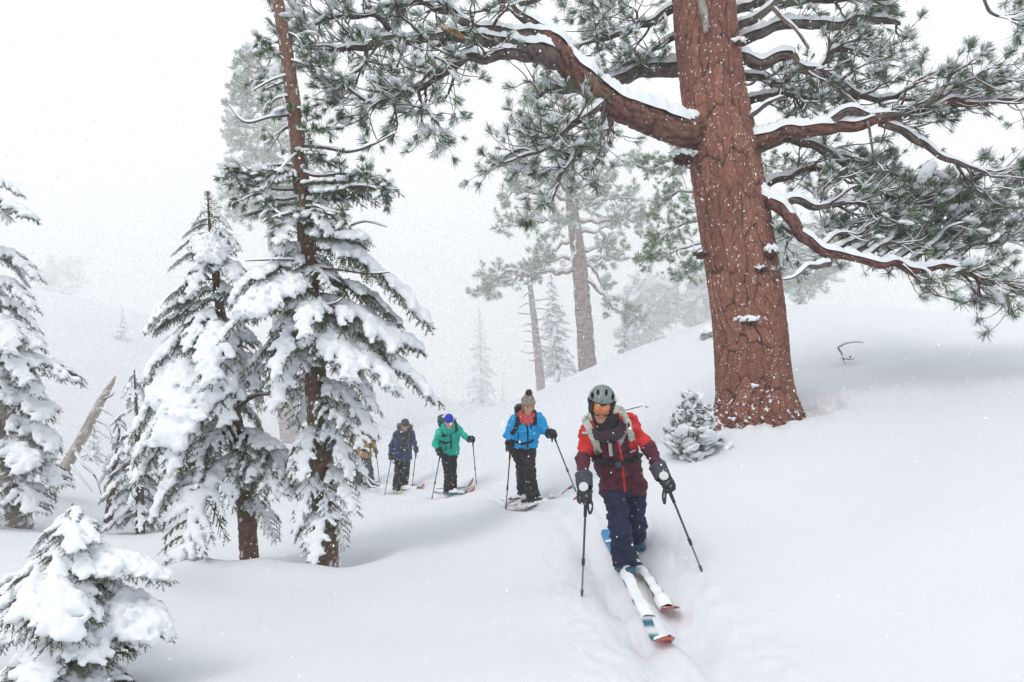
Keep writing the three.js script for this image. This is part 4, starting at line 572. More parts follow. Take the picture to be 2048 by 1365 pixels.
// the dead snag
{
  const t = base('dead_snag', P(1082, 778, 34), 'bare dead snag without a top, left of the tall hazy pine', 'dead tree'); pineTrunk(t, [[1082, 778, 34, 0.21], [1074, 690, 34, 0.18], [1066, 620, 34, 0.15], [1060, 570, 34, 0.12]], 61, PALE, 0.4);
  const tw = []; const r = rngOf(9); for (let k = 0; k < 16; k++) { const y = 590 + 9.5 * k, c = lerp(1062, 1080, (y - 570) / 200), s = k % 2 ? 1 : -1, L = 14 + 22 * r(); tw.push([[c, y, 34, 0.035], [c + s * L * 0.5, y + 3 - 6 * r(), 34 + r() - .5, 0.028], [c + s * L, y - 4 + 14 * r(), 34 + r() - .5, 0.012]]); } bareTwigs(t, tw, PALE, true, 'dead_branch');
}
// hazy spires: local copies built from low-detail boughs joined into one crown each
function spire(o) {
  const r = rngOf(o.seed), b = P(o.x, o.y, o.d), H = (o.y - o.top) / F * o.d, W = o.w / F * o.d, t = base('fir_tree', b, o.label, 'tree', o.group), mb = new MB();
  const lean = (o.lean || 0) / F * o.d, [p, rr] = resample([V(0, -0.6, 0), V(lean * 0.5, H * 0.5, 0), V(lean, H, 0)], [H * 0.018, H * 0.012, 0.02], 40); tube(mb, p, rr, 8, barkFn(o.seed, PALE, 0.4, 0.5)); part('trunk', mb.geo(), M.bark, t);
  const woods = [], leaves = [], snows = [], n = o.n || 70, m4 = new THREE.Matrix4(), E = new THREE.Euler(), Q = new THREE.Quaternion(); let a = 0;
  for (let k = 0; k < n; k++) {
    const f = lerp(o.from ?? 0.1, 0.985, Math.pow((k + r()) / n, 0.9)), v = MID[Math.min(2, Math.floor(r() * 2 + (1 - f)))], L = W * Math.pow(1 - f, o.pow ?? 0.85) * (0.65 + 0.55 * r()) + 0.03 * W; a += 2.4 + 0.6 * r();
    E.set((r() - .5) * 0.4, a, (o.tilt ?? -0.1) + 0.5 * f * 0.4, 'YZX'); m4.compose(V(lean * f, H * f, 0), Q.setFromEuler(E), V(L, L * (0.8 + 0.4 * r()), L * (0.8 + 0.5 * r()))); for (const [k2, arr] of [['wood', woods], ['needles', leaves], ['snow', snows]]) { arr.push([k2, v, m4.clone()]); }
  }
  const join = (arr) => mergeGeometries(arr.map(([k, v, m]) => v[k].clone().applyMatrix4(m)));
  if (o.d < 50) part('boughs', join(woods), M.bark, t, 'stuff'); part('crown', join(leaves), M.needle, t, 'stuff'); part('snow', join(snows), M.snow, t, 'stuff'); return t;
}
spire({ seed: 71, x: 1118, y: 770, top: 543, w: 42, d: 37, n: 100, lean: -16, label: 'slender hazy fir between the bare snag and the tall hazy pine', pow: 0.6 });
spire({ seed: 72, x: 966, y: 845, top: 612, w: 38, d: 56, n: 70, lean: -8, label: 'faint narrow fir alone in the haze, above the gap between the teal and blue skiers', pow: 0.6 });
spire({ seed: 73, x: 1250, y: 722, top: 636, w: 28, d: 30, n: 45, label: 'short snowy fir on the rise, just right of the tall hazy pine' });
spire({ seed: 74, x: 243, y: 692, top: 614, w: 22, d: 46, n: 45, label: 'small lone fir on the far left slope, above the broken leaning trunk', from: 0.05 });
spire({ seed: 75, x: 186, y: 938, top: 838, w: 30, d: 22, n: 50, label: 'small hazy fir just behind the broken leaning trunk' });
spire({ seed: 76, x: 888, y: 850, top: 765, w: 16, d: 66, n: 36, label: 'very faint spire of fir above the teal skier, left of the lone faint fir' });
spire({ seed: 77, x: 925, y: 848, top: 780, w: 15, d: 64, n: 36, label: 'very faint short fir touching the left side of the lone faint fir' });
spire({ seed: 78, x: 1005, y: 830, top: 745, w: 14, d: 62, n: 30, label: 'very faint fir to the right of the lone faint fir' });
spire({ seed: 79, x: 850, y: 855, top: 800, w: 15, d: 60, n: 30, label: 'very faint fir low in the gap above the navy skier' });
// ---------- the young pine, the broken trunk, twigs and a rock ----------
{
  const r = rngOf(55), d = 8.2, b = P(1391, 918, d), t = base('young_pine', b, 'knee-high young pine hung with snow clumps, at the left foot of the red-barked pine', 'tree'); t.position.copy(b);
  limb(t, [b.clone().add(V(0, -0.1, 0)), P(1390, 870, d), P(1386, 830, d), P(1381, 795, d)], [0.014, 0.012, 0.009, 0.004], { seed: 56, subs: 4, from: 0.8, len: 0.1, twigs: 2, twigLen: 0.06, tuftSize: 0.34, lumps: 0.5, lumpSize: 0.08, lift: 0.4 }).name = 'trunk';
  const rows = [[906, 54, 9], [892, 56, 10], [874, 46, 8], [856, 38, 8], [838, 29, 6], [822, 20, 5], [808, 11, 4]];
  for (const [py, w, n] of rows) for (let k = 0; k < n; k++) { const a = (k + r()) / n * 6.283, c = Math.cos(a), s = Math.sin(a), f = 0.6 + 0.5 * r(), W = w * f * d / F, q = P(lerp(1390, 1382, (918 - py) / 120), py, d); limb(t, [q, q.clone().add(V(c * W * 0.5, 0.015, s * W * 0.5)), q.clone().add(V(c * W, (py > 880 ? -0.01 : 0.03) + 0.02 * r(), s * W))], [0.006, 0.005, 0.003], { seed: 300 + py * 20 + k, sides: 5, subs: 2, from: 0.5, len: 0.09, twigs: 2, twigLen: 0.06, twigCurl: 0.6, subR: 0.003, tuft: k % 2 ? 'frosty' : 'near', tuftSize: 0.36, lumps: 1.1, sprayShare: 0.45, thin: 1, lumpSize: py > 860 ? 0.15 : 0.09, add: 0.006, tuftLift: 0.5, fine: 0.03 }); }
}
{
  const d = 14.6, t = base('broken_trunk', P(122, 956, d), 'pale broken tree trunk leaning to the right out of the snow, near the left edge', 'dead tree'), list = [[112, 975, d, 0.135], [130, 935, d, 0.125], [165, 875, d, 0.108], [195, 815, d, 0.09], [215, 780, d, 0.07], [224, 765, d, 0.05], [231, 752, d, 0.012]];
  const [p, r] = resample(list.map((q) => P(q[0], q[1], q[2])), list.map((q) => q[3]), 110), mb = new MB(), o = t.position; tube(mb, p, r, 18, (k, a, q) => { const n = n3(Math.cos(a) * 1.5, q.y * 1.2, Math.sin(a) * 1.5), m = n3(Math.cos(a) * 4, q.y * 3, Math.sin(a) * 4), s = n3(Math.cos(a) * 2, q.y * 6, Math.sin(a) * 2 + 9); return [0.93 + 0.1 * m * (1 + (k > 95 ? 3 : 0)), s > 0.5 ? [0.75, 0.77, 0.8] : mix3([0.3, 0.26, 0.24], [0.58, 0.54, 0.49], clamp(0.5 + 0.5 * n + 0.4 * m, 0, 1))]; });
  const g = mb.geo(); g.translate(-o.x, -o.y, -o.z); part('trunk', g, M.bark, t); const sb = new MB(); snowStrip(sb, p, r, { add: 0.02, seed: 4, cover: 0.3 }); const h = sb.geo(); h.translate(-o.x, -o.y, -o.z); part('snow', h, M.snow, t);
  bareTwigs(t, [[[190, 840, d, 0.025], [215, 855, d - .3, 0.02], [225, 880, d - .4, 0.01]], [[185, 850, d, 0.02], [205, 870, d - .4, 0.016], [218, 878, d - .5, 0.008]], [[150, 905, d, 0.03], [165, 930, d - .5, 0.024], [190, 955, d - .7, 0.015], [205, 1000, d - .8, 0.006]], [[140, 930, d, 0.025], [160, 955, d - .6, 0.02], [185, 985, d - .8, 0.008]], [[160, 890, d, 0.02], [190, 925, d - .4, 0.014], [200, 935, d - .5, 0.006]], [[128, 945, d, 0.02], [120, 985, d - .8, 0.014], [135, 1010, d - 1, 0.006]], [[195, 815, d, 0.02], [222, 830, d - .2, 0.014], [235, 842, d - .3, 0.006]], [[205, 800, d, 0.015], [225, 790, d - .3, 0.01], [228, 785, d - .3, 0.005]]], GREY);
}
{
  const d = 11.4, t = base('dead_twig', P(1692, 722, d), 'curled dead twig poking out of the snow mound, right of the red trunk', 'twig');
  bareTwigs(t, [[[1690, 726, d, 0.014], [1683, 706, d, 0.013], [1677, 697, d, 0.012], [1690, 689, d - .05, 0.011], [1708, 685, d - .05, 0.009], [1728, 686, d - .05, 0.005]], [[1688, 712, d, 0.016], [1692, 718, d - .1, 0.014], [1706, 719, d - .15, 0.008], [1712, 712, d - .15, 0.005]], [[1700, 719, d - .1, 0.01], [1702, 712, d - .15, 0.005]], [[1686, 716, d, 0.012], [1680, 718, d - .1, 0.006]]], [[0.13, 0.11, 0.1], [0.3, 0.26, 0.23], [0.42, 0.38, 0.34]]);
}
{
  const d = 8.6, t = base('dead_twig', P(1255, 822, d), 'thin dead twig lying on the snow behind the leading skier', 'twig');
  bareTwigs(t, [[[1240, 824, d + .4, 0.012], [1262, 818, d + .4, 0.012], [1285, 813, d + .4, 0.01], [1297, 815, d + .4, 0.008]], [[1278, 815, d + .4, 0.008], [1284, 810, d + .4, 0.006], [1289, 817, d + .3, 0.004]]], [[0.13, 0.11, 0.1], [0.28, 0.25, 0.23], [0.4, 0.37, 0.34]]);
}
{
  const d = 15.5, b = P(1418, 672, d), t = base('rock', b, 'grey rock half under snow, at the left edge of the red trunk', 'rock'), f = (x, y, z) => Math.hypot(x / 0.17, y / 0.15, z / 0.18) * 0.16 - 0.16 + 0.06 * n3(x * 4, y * 4, z * 4) + 0.02 * n3(x * 13, y * 13, z * 13);
  part('stone', nets(f, V(-.5, -.4, -.5), V(.5, .45, .5), 0.03, (x, y, z) => mix3([0.2, 0.2, 0.205], [0.42, 0.42, 0.42], clamp(0.5 + n3(x * 7, y * 7, z * 7), 0, 1))), M.bark, t);
  part('snow', nets((x, y, z) => Math.max(f(x, y, z) - 0.05, 0.06 - y + 0.05 * n3(x * 4, 3, z * 4)), V(-.55, -.4, -.55), V(.55, .5, .55), 0.03), M.snow, t);
}
for (const [x, y, d, sc, lab] of [[1556, 869, 9.0, 0.035, 'dark chip of bark lying on the snow, right of the trunk foot'], [1464, 852, 9.1, 0.05, 'clump of dark bark and snow at the foot of the red trunk']]) {
  const p = P(x, y, d); p.y = ground(p.x, p.z) + sc * 0.25; const t = base('bark_chip', p, lab, 'bark'), f = (a, b, c) => Math.hypot(a / 1.5, b / 0.5, c) - sc * (0.8 + 0.6 * n3(a * 40 + x, b * 40, c * 40)); part('chip', nets(f, V(-0.12, -0.06, -0.1), V(0.12, 0.08, 0.1), 0.01, (a, b, c) => mix3([0.05, 0.03, 0.025], [0.2, 0.1, 0.07], clamp(0.5 + n3(a * 30, b * 30, c * 30), 0, 1))), M.bark, t);
}
// ---------- skiers ----------
const cloth = (o) => std({ vertexColors: true, roughness: 0.8, bumpMap: grain, bumpScale: 0.0, ...o });
M.fabric = cloth({}); M.skin = std({ vertexColors: true, roughness: 0.55 }); M.glove = std({ vertexColors: true, roughness: 0.7 });
M.strap = (c) => std({ color: rgb(...c), roughness: 0.75 });
const nrm = (f, p) => { const e = 0.006; return V(f(p.x + e, p.y, p.z) - f(p.x - e, p.y, p.z), f(p.x, p.y + e, p.z) - f(p.x, p.y - e, p.z), f(p.x, p.y, p.z + e) - f(p.x, p.y, p.z - e)).normalize(); };
function onSurface(f, px, py, d) { // first point of the surface f = 0 met through that place of the picture
  const o = V(0, EYE, 0), dir = P(px, py, d).sub(o), L = dir.length(); dir.divideScalar(L); let t = L - 0.9, best = t, bv = 9;
  for (let k = 0; k < 160; k++) { const p = o.clone().addScaledVector(dir, t), v = f(p.x, p.y, p.z); if (v < bv) { bv = v; best = t; } if (v < 0.002) { best = t; break; } t += Math.max(0.004, v * 0.7); if (t > L + 0.8) break; }
  return o.clone().addScaledVector(dir, best);
}
function ribbon(f, list, d, w, th, lift = 0.006) { // a strap lying on a garment along a picture polyline
  const px = []; for (let i = 0; i + 1 < list.length; i++) { const n = Math.max(3, Math.ceil(Math.hypot(list[i + 1][0] - list[i][0], list[i + 1][1] - list[i][1]) / 3)); for (let k = 0; k < n; k++) px.push([lerp(list[i][0], list[i + 1][0], k / n), lerp(list[i][1], list[i + 1][1], k / n)]); } px.push(list[list.length - 1]);
  let p = px.map((q) => onSurface(f, q[0], q[1], d)); for (let s = 0; s < 3; s++) p = p.map((q, i) => i && i < p.length - 1 ? q.clone().multiplyScalar(2).add(p[i - 1]).add(p[i + 1]).multiplyScalar(0.25) : q);
  const mb = new MB(); let prev = null;
  p.forEach((q, i) => { const t = p[Math.min(i + 1, p.length - 1)].clone().sub(p[Math.max(0, i - 1)]).normalize(), n = nrm(f, q), s = n.clone().cross(t).normalize(), row = []; for (const [a, b] of [[-1, lift - 0.012], [-0.96, lift + th], [0.96, lift + th], [1, lift - 0.012]]) row.push(mb.v(q.x + s.x * a * w / 2 + n.x * b, q.y + s.y * a * w / 2 + n.y * b, q.z + s.z * a * w / 2 + n.z * b)); if (prev) for (let j = 0; j < 4; j++) { const k = (j + 1) % 4; mb.t(prev[j], row[j], prev[k]); mb.t(row[j], row[k], prev[k]); } else mb.t(row[0], row[1], row[2]), mb.t(row[0], row[2], row[3]); prev = row; });
  return mb.geo(false).toNonIndexed ? (() => { const g = mb.geo(false).toNonIndexed(); g.computeVertexNormals(); return g; })() : mb.geo();
}
const shift = (g, o) => { g.translate(-o.x, -o.y, -o.z); return g; };
const rodGeo = (A, B, ra, rb, sides = 10) => { const mb = new MB(); tube(mb, [A.clone(), A.clone().lerp(B, 0.02), A.clone().lerp(B, 0.5), A.clone().lerp(B, 0.98), B.clone()], [ra * 0.7, ra, (ra + rb) / 2, rb, rb * 0.7], sides, () => [1, null]); return mb.geo(); };
function skier(o) {
  const d0 = o.d, J = {}; for (const k in o.J) J[k] = P(o.J[k][0], o.J[k][1], d0 + (o.J[k][2] || 0));
  for (const k of ['anL', 'anR']) { const y = ground(J[k].x, J[k].z) + 0.13; J[k].y = lerp(J[k].y, y, 0.8); }
  const foot = J.anL.clone().add(J.anR).multiplyScalar(0.5); foot.y -= 0.15;
  const t = base('person', foot, o.label, 'person', o.group), off = t.position, seed = o.seed, S = o.size || 1, add = (name, g, m, par = t) => part(name, shift(g, off), m, par);
  const shM = J.shL.clone().lerp(J.shR, 0.5), hipM = J.hipL.clone().lerp(J.hipR, 0.5), waist = hipM.clone().lerp(shM, 0.35), chest = hipM.clone().lerp(shM, 0.72);
  const up = shM.clone().sub(hipM).normalize(), acr = J.shR.clone().sub(J.shL).normalize();
  const fold = (x, y, z, a = 1) => a * S * (0.014 * n3(x * 7 + seed, y * 12, z * 7) + 0.009 * n3(x * 15, y * 26 + seed, z * 15) + 0.003 * n3(x * 40, y * 44, z * 40 + seed));
  // body: one continuous skin from crown to feet
  const fw = V(...o.face).normalize(), hu = V(...(o.headUp || [0, 1, 0])), rt = fw.clone().cross(hu).normalize().negate(); hu.copy(fw.clone().cross(rt)).normalize(); if (hu.y < 0) { hu.negate(); } rt.copy(hu.clone().cross(fw)).normalize();
  const H = J.head, loc = (x, y, z) => { const a = x - H.x, b = y - H.y, c = z - H.z; return [(a * rt.x + b * rt.y + c * rt.z) / S, (a * hu.x + b * hu.y + c * hu.z) / S, (a * fw.x + b * fw.y + c * fw.z) / S]; };
  const ell = (x, y, z, cx, cy, cz, a, b, c) => { const q = Math.hypot((x - cx) / a, (y - cy) / b, (z - cz) / c); return (q - 1) * Math.min(a, b, c); };
  const A_ = (x, y, z) => ({ x, y, z });
  const headF = (x, y, z) => {
    const [a, b, c] = loc(x, y, z); let q = smin(ell(a, b, c, 0, 0.03, -0.012, 0.076, 0.1, 0.096), ell(a, b, c, 0, -0.035, 0.022, 0.06, 0.085, 0.07), 0.03);
    q = smin(q, capsule(a, b, c, A_(0, 0.012, 0.086), A_(0, -0.026, 0.108), 0.009, 0.0145), 0.014); q = smin(q, capsule(a, b, c, A_(-0.036, 0.034, 0.078), A_(0.036, 0.034, 0.078), 0.013, 0.013), 0.016); q = smin(q, capsule(a, b, c, A_(-0.02, -0.065, 0.083), A_(0.02, -0.065, 0.083), 0.009, 0.009), 0.01); q = smin(q, ell(a, b, c, 0, -0.1, 0.062, 0.028, 0.024, 0.026), 0.02); q = smin(q, capsule(a, b, c, A_(-0.05, -0.02, 0.05), A_(-0.042, -0.02, 0.055), 0.022, 0.02), 0.02); q = smin(q, capsule(a, b, c, A_(0.05, -0.02, 0.05), A_(0.042, -0.02, 0.055), 0.022, 0.02), 0.02);
    for (const s of [-1, 1]) { q = Math.max(q, -ell(a, b, c, s * 0.032, 0.012, 0.1, 0.02, 0.012, 0.016)); q = Math.min(q, ell(a, b, c, s * 0.031, 0.011, 0.073, 0.0125, 0.0125, 0.0125)); q = smin(q, ell(a, b, c, s * 0.078, -0.002, -0.012, 0.012, 0.033, 0.02), 0.008); }
    return smin(q * S, capsule(x, y, z, J.neck.clone().lerp(H, 0.55).addScaledVector(fw, -0.03 * S), J.neck.clone().addScaledVector(up, -0.06), 0.055 * S, 0.065 * S), 0.03);
  };
  const bodyF = (x, y, z) => { let q = headF(x, y, z); const cp = (a, b, ra, rb, k = 0.04) => { q = smin(q, capsule(x, y, z, a, b, ra * S, rb * S), k); }; cp(J.neck, chest, 0.055, 0.08); cp(J.shL, J.shR, 0.042, 0.042); cp(chest, hipM, 0.078, 0.07); cp(J.hipL, J.hipR, 0.065, 0.065); for (const s of ['L', 'R']) { cp(J['sh' + s], J['el' + s], 0.048, 0.038); cp(J['el' + s], J['wr' + s], 0.037, 0.028); cp(J['wr' + s], J['ha' + s], 0.026, 0.028); cp(J['hip' + s], J['kn' + s], 0.075, 0.055); cp(J['kn' + s], J['an' + s], 0.052, 0.04); cp(J['an' + s].clone().add(V(0, -0.07, 0)), J['an' + s].clone().addScaledVector(V(...o.toward).normalize(), 0.14 * S).add(V(0, -0.085, 0)), 0.03, 0.025); cp(J['an' + s], J['an' + s].clone().add(V(0, -0.07, 0)), 0.04, 0.03); } return q; };
  const skinC = o.skin || [0.52, 0.27, 0.17], dark = mix3(skinC, [0.2, 0.06, 0.04], 0.4), skinCol = (x, y, z) => { const [a, b, c] = loc(x, y, z); if (c > 0.05) { if (Math.abs(b - 0.011) < 0.009 && Math.abs(Math.abs(a) - 0.031) < 0.011) return Math.abs(Math.abs(a) - 0.031) < 0.006 ? [0.03, 0.025, 0.02] : [0.5, 0.45, 0.42]; if (Math.hypot(a / 0.024, (b + 0.066) / 0.009) < 1) return mix3(skinC, [0.42, 0.1, 0.08], 0.7); if (Math.abs(b - 0.04) < 0.006 && Math.abs(Math.abs(a) - 0.032) < 0.02) return [0.1, 0.06, 0.04]; if (Math.hypot(a / 0.02, (b + 0.025) / 0.02) < 1 || Math.hypot((Math.abs(a) - 0.045) / 0.022, (b + 0.025) / 0.02) < 1) return mix3(skinC, [0.6, 0.2, 0.14], 0.35); } return mix3(skinC, dark, 0.15 + 0.15 * n3(x * 30, y * 30, z * 30)); };
  const hb = bounds([H.clone().addScaledVector(hu, 0.14 * S), H.clone().addScaledVector(hu, -0.16 * S)], 0.16 * S), all = bounds(Object.values(J), 0.12);
  const g1 = nets(headF, hb[0], hb[1], o.hc, skinCol), g2 = nets(bodyF, all[0], V(all[1].x, J.neck.y + 0.02, all[1].z), 0.026, skinCol);
  add('body', mergeGeometries([g1, g2]), M.skin);
  // jacket
  const hemY = Math.min(J.hipL.y, J.hipR.y) - o.hem * S, hemR = o.hemR || 0.155;
  const jacketF = (x, y, z) => {
    let q = 9; const cp = (a, b, ra, rb, k = 0.05) => { q = smin(q, capsule(x, y, z, a, b, ra * S, rb * S), k); };
    cp(J.shL.clone().lerp(shM, 0.25), J.hipL.clone().lerp(hipM, 0.1), (o.chestR || 0.1), 0.12 * (o.slim || 1)); cp(J.shR.clone().lerp(shM, 0.25), J.hipR.clone().lerp(hipM, 0.1), (o.chestR || 0.1), 0.118 * (o.slim || 1)); cp(chest, waist, 0.135 * (o.slim || 1), 0.13 * (o.slim || 1)); cp(J.shL, J.shR, 0.07, 0.07); cp(J.neck, shM, 0.07, 0.1);
    cp(J.hipL, J.hipL.clone().add(V(0, -0.2, 0)), hemR - 0.02, hemR - 0.01); cp(J.hipR, J.hipR.clone().add(V(0, -0.2, 0)), hemR - 0.02, hemR - 0.01);
    for (const s of ['L', 'R']) { cp(J['sh' + s], J['el' + s], 0.074 * (o.slim || 1), 0.063 * (o.slim || 1), 0.04); cp(J['el' + s], J['wr' + s], 0.061 * (o.slim || 1), 0.049, 0.03); }
    return Math.max(q + fold(x, y, z), hemY - y + 0.012 * n3(x * 8, 1, z * 8 + seed));
  };
  const jacketCol = (x, y, z) => { const arms = ['L', 'R'].map((s) => { const a = capsule(x, y, z, J['sh' + s], J['el' + s], 0.08, 0.07), t1 = capsule.t, b = capsule(x, y, z, J['el' + s], J['wr' + s], 0.07, 0.055); return [a, t1, b]; }); return o.jacket({ x, y, z, f: (y - hemY) / (shM.y - hemY), arms, side: Math.abs(V(x, y, z).sub(shM).dot(acr)), n: n3(x * 12, y * 18, z * 12) }); };
  const jb = bounds([J.shL, J.shR, J.elL, J.elR, J.wrL, J.wrR, J.neck, V(J.hipL.x, hemY, J.hipL.z), V(J.hipR.x, hemY, J.hipR.z)], 0.2);
  const jg = nets(jacketF, jb[0], jb[1], o.jc, jacketCol); const jacket = add('jacket', jg, M.fabric);
  // trousers
  const trF = (x, y, z) => { let q = 9; const cp = (a, b, ra, rb, k = 0.03) => { q = smin(q, capsule(x, y, z, a, b, ra * S, rb * S), k); }; cp(J.hipL, J.hipR, 0.115, 0.115); cp(hipM, waist, 0.11, 0.1); for (const s of ['L', 'R']) { const leg = J['kn' + s].clone().sub(J['an' + s]).normalize(), cuff = J['an' + s].clone().addScaledVector(leg, -0.03); cp(J['hip' + s], J['kn' + s], 0.1, 0.084); let e = capsule(x, y, z, J['kn' + s], cuff, 0.082 * S, 0.098 * S) ; e = Math.max(e, (cuff.x - x) * leg.x + (cuff.y - y) * leg.y + (cuff.z - z) * leg.z); q = smin(q, e, 0.03); } return q + fold(x, y, z, 1.15); };
  const tb = bounds([waist, J.hipL, J.hipR, J.knL, J.knR, J.anL, J.anR], 0.17); add('trousers', nets(trF, tb[0], V(tb[1].x, hemY + 0.06, tb[1].z), o.jc, (x, y, z) => mix3(o.trousers, o.trousers.map((c) => c * 1.7), clamp(0.4 + 0.6 * n3(x * 10, y * 16, z * 10), 0, 1))), M.fabric);
  // boots
  const tw = V(...o.toward).normalize();
  for (const s of ['L', 'R']) { const a = J['an' + s], toe = a.clone().addScaledVector(tw, (o.toe || 0.2) * S).add(V(0, -0.075, 0)), heel = a.clone().addScaledVector(tw, -0.06 * S).add(V(0, -0.07, 0)), shin = a.clone().add(V(0, 0.12, 0)), bf = (x, y, z) => Math.max(smin(capsule(x, y, z, heel, toe, 0.055 * S, 0.048 * S), capsule(x, y, z, shin, a, 0.075 * S, 0.068 * S), 0.04) + 0.003 * Math.sin(y * 130), heel.y - 0.04 - y), bb = bounds([toe, heel, shin], 0.09); const bt = add('boot', nets(bf, bb[0], bb[1], Math.max(0.01, o.jc * 0.8), () => o.boots), M.glove); for (const h of [0.02, -0.02]) { const c = a.clone().addScaledVector(tw, 0.065 * S).add(V(0, h, 0)), side = V(-tw.z, 0, tw.x); part('buckle', shift(rodGeo(c.clone().addScaledVector(side, 0.045), c.clone().addScaledVector(side, -0.045), 0.01, 0.01, 6), off), M.strap(o.buckle || [0.25, 0.25, 0.26]), bt); } }
  // gloved hands round the pole grips, and the poles
  for (const s of ['L', 'R']) {
    const G = J['ha' + s], W = J['wr' + s], tipP = P(o.poles[s][0], o.poles[s][1], d0 + o.poles[s][2]); if (o.poles[s][3] === undefined) { const gy = ground(tipP.x, tipP.z); if (Math.abs(gy - tipP.y) < 0.45) tipP.y = gy - 0.14; }
    const ax = G.clone().sub(tipP).normalize(), nn = G.clone().sub(W); nn.addScaledVector(ax, -nn.dot(ax)).normalize(); const bb = ax.clone().cross(nn).multiplyScalar(s === 'L' ? -1 : 1), at = (n, b, a) => G.clone().addScaledVector(nn, n * S).addScaledVector(bb, b * S).addScaledVector(ax, a * S), k = o.handK || 1.15;
    const chains = [[[W, at(-0.025, 0.02, 0)], [0.034, 0.036]], [[at(-0.03, 0.03, 0.03), at(-0.02, 0.035, -0.03)], [0.027, 0.026]]]; for (let i = 0; i < 4; i++) { const a = 0.034 - 0.0225 * i, l = [1, 1.08, 1.02, 0.85][i]; chains.push([[at(-0.012, 0.036, a), at(0.022 * l, 0.034, a), at(0.037 * l, 0.002, a - 0.002), at(0.02, -0.028 * l, a - 0.002), at(-0.004, -0.03, a)], [0.0145, 0.014, 0.013, 0.0125, 0.0115]]); } chains.push([[at(-0.035, 0.0, 0.02), at(-0.028, -0.028, 0.035), at(0.004, -0.036, 0.045), at(0.026, -0.024, 0.046)], [0.018, 0.0155, 0.0145, 0.0125]]);
    const gf = (x, y, z) => { let q = 9; chains.forEach(([p, r], i) => { for (let j = 0; j + 1 < p.length; j++) q = smin(q, capsule(x, y, z, p[j], p[j + 1], r[j] * k * S, r[j + 1] * k * S), i < 2 ? 0.02 : 0.006); }); return q + 0.0015 * n3(x * 60, y * 60, z * 60); };
    const gb = bounds([W, G], 0.085), gl = add('glove', nets(gf, gb[0], gb[1], o.gc, (x, y, z) => o.glove(n3(x * 20, y * 20, z * 20), V(x, y, z).sub(G).dot(bb) / S)), M.glove);
    const C0 = W.clone().lerp(G, 0.45), C1 = W.clone().lerp(J['el' + s], o.cuff), cuF = (x, y, z) => Math.abs(capsule(x, y, z, C0, C1, (o.cuffR || 0.058) * S, (o.cuffR || 0.058) * 1.12 * S)) - 0.008, cb = bounds([C0, C1], 0.09), cd = C1.clone().sub(C0).normalize(); part('cuff', shift(nets((x, y, z) => Math.max(cuF(x, y, z), (x - C1.x) * cd.x + (y - C1.y) * cd.y + (z - C1.z) * cd.z, -((x - C0.x) * cd.x + (y - C0.y) * cd.y + (z - C0.z) * cd.z)) + 0.003 * n3(x * 30, y * 30, z * 30), cb[0], cb[1], o.gc * 1.3, () => o.cuffC), off), M.glove, gl);
    if (o.patch) { const both = (x, y, z) => Math.min(gf(x, y, z), capsule(x, y, z, C0, C1, (o.cuffR || 0.058) * S + 0.008, (o.cuffR || 0.058) * 1.12 * S + 0.008)), pp = onSurface(both, ...o.patch[s]), pn = nrm(both, pp); const pg = new THREE.CylinderGeometry(0.034, 0.038, 0.014, 18); pg.applyQuaternion(new THREE.Quaternion().setFromUnitVectors(UP, pn)); pg.translate(pp.x, pp.y, pp.z); part('knuckle_pad', shift(pg, off), M.strap([0.55, 0.57, 0.56]), gl); }
    const pole = base('ski_pole', tipP, o.poleLabel[s], 'ski pole', 'ski poles held by the skiers'), po = pole.position, pa = (n, g, c, rough = 0.4, metal = 0) => part(n, shift(g, po), std({ color: rgb(...c), roughness: rough, metalness: metal }), pole), topG = G.clone().addScaledVector(ax, 0.075 * S), lowG = G.clone().addScaledVector(ax, -0.16 * S), L = G.distanceTo(tipP), mid = tipP.clone().addScaledVector(ax, L * 0.44), low = tipP.clone().addScaledVector(ax, L * 0.18);
    pa('grip', rodGeo(topG, lowG, 0.017, 0.014), [0.03, 0.03, 0.032], 0.8); const kn = new THREE.SphereGeometry(0.021, 12, 8); kn.translate(topG.x, topG.y, topG.z); pa('grip_top', kn, [0.03, 0.03, 0.032], 0.8);
    pa('upper_shaft', rodGeo(lowG, mid, 0.0095, 0.009), o.poleC[0], 0.35); pa('lower_shaft', rodGeo(mid, low, 0.0078, 0.0075), o.poleC[1], 0.3, 0.4); pa('end_shaft', rodGeo(low, tipP, 0.0072, 0.005), [0.05, 0.05, 0.055], 0.5); pa('clamp', rodGeo(mid.clone().addScaledVector(ax, 0.03), mid.clone().addScaledVector(ax, -0.025), 0.015, 0.014), [0.04, 0.04, 0.045], 0.6); pa('clamp', rodGeo(low.clone().addScaledVector(ax, 0.02), low.clone().addScaledVector(ax, -0.02), 0.013, 0.012), [0.1, 0.1, 0.11], 0.6);
    const bk = new THREE.TorusGeometry(0.04, 0.006, 6, 18); bk.rotateX(Math.PI / 2); bk.applyQuaternion(new THREE.Quaternion().setFromUnitVectors(UP, ax)); const bp = tipP.clone().addScaledVector(ax, 0.06); bk.translate(bp.x, bp.y, bp.z); pa('basket', bk, [0.06, 0.06, 0.065], 0.6);
    const sm = new MB(), sp = [topG, topG.clone().addScaledVector(nn, 0.03).add(V(0, -0.03, 0)), topG.clone().addScaledVector(nn, 0.06 * S).add(V(s === 'L' ? 0.03 : -0.03, -0.12 * S, 0)), topG.clone().addScaledVector(nn, 0.035).add(V(s === 'L' ? 0.015 : -0.01, -0.19 * S, 0.01)), W.clone().lerp(G, 0.6).addScaledVector(nn, 0.035)], [sq, sr] = resample(sp, sp.map(() => 0.009 * S), 24); tube(sm, sq, sr, 5, () => [1, null]); pa('strap', sm.geo(), [0.03, 0.03, 0.033], 0.9);
  }
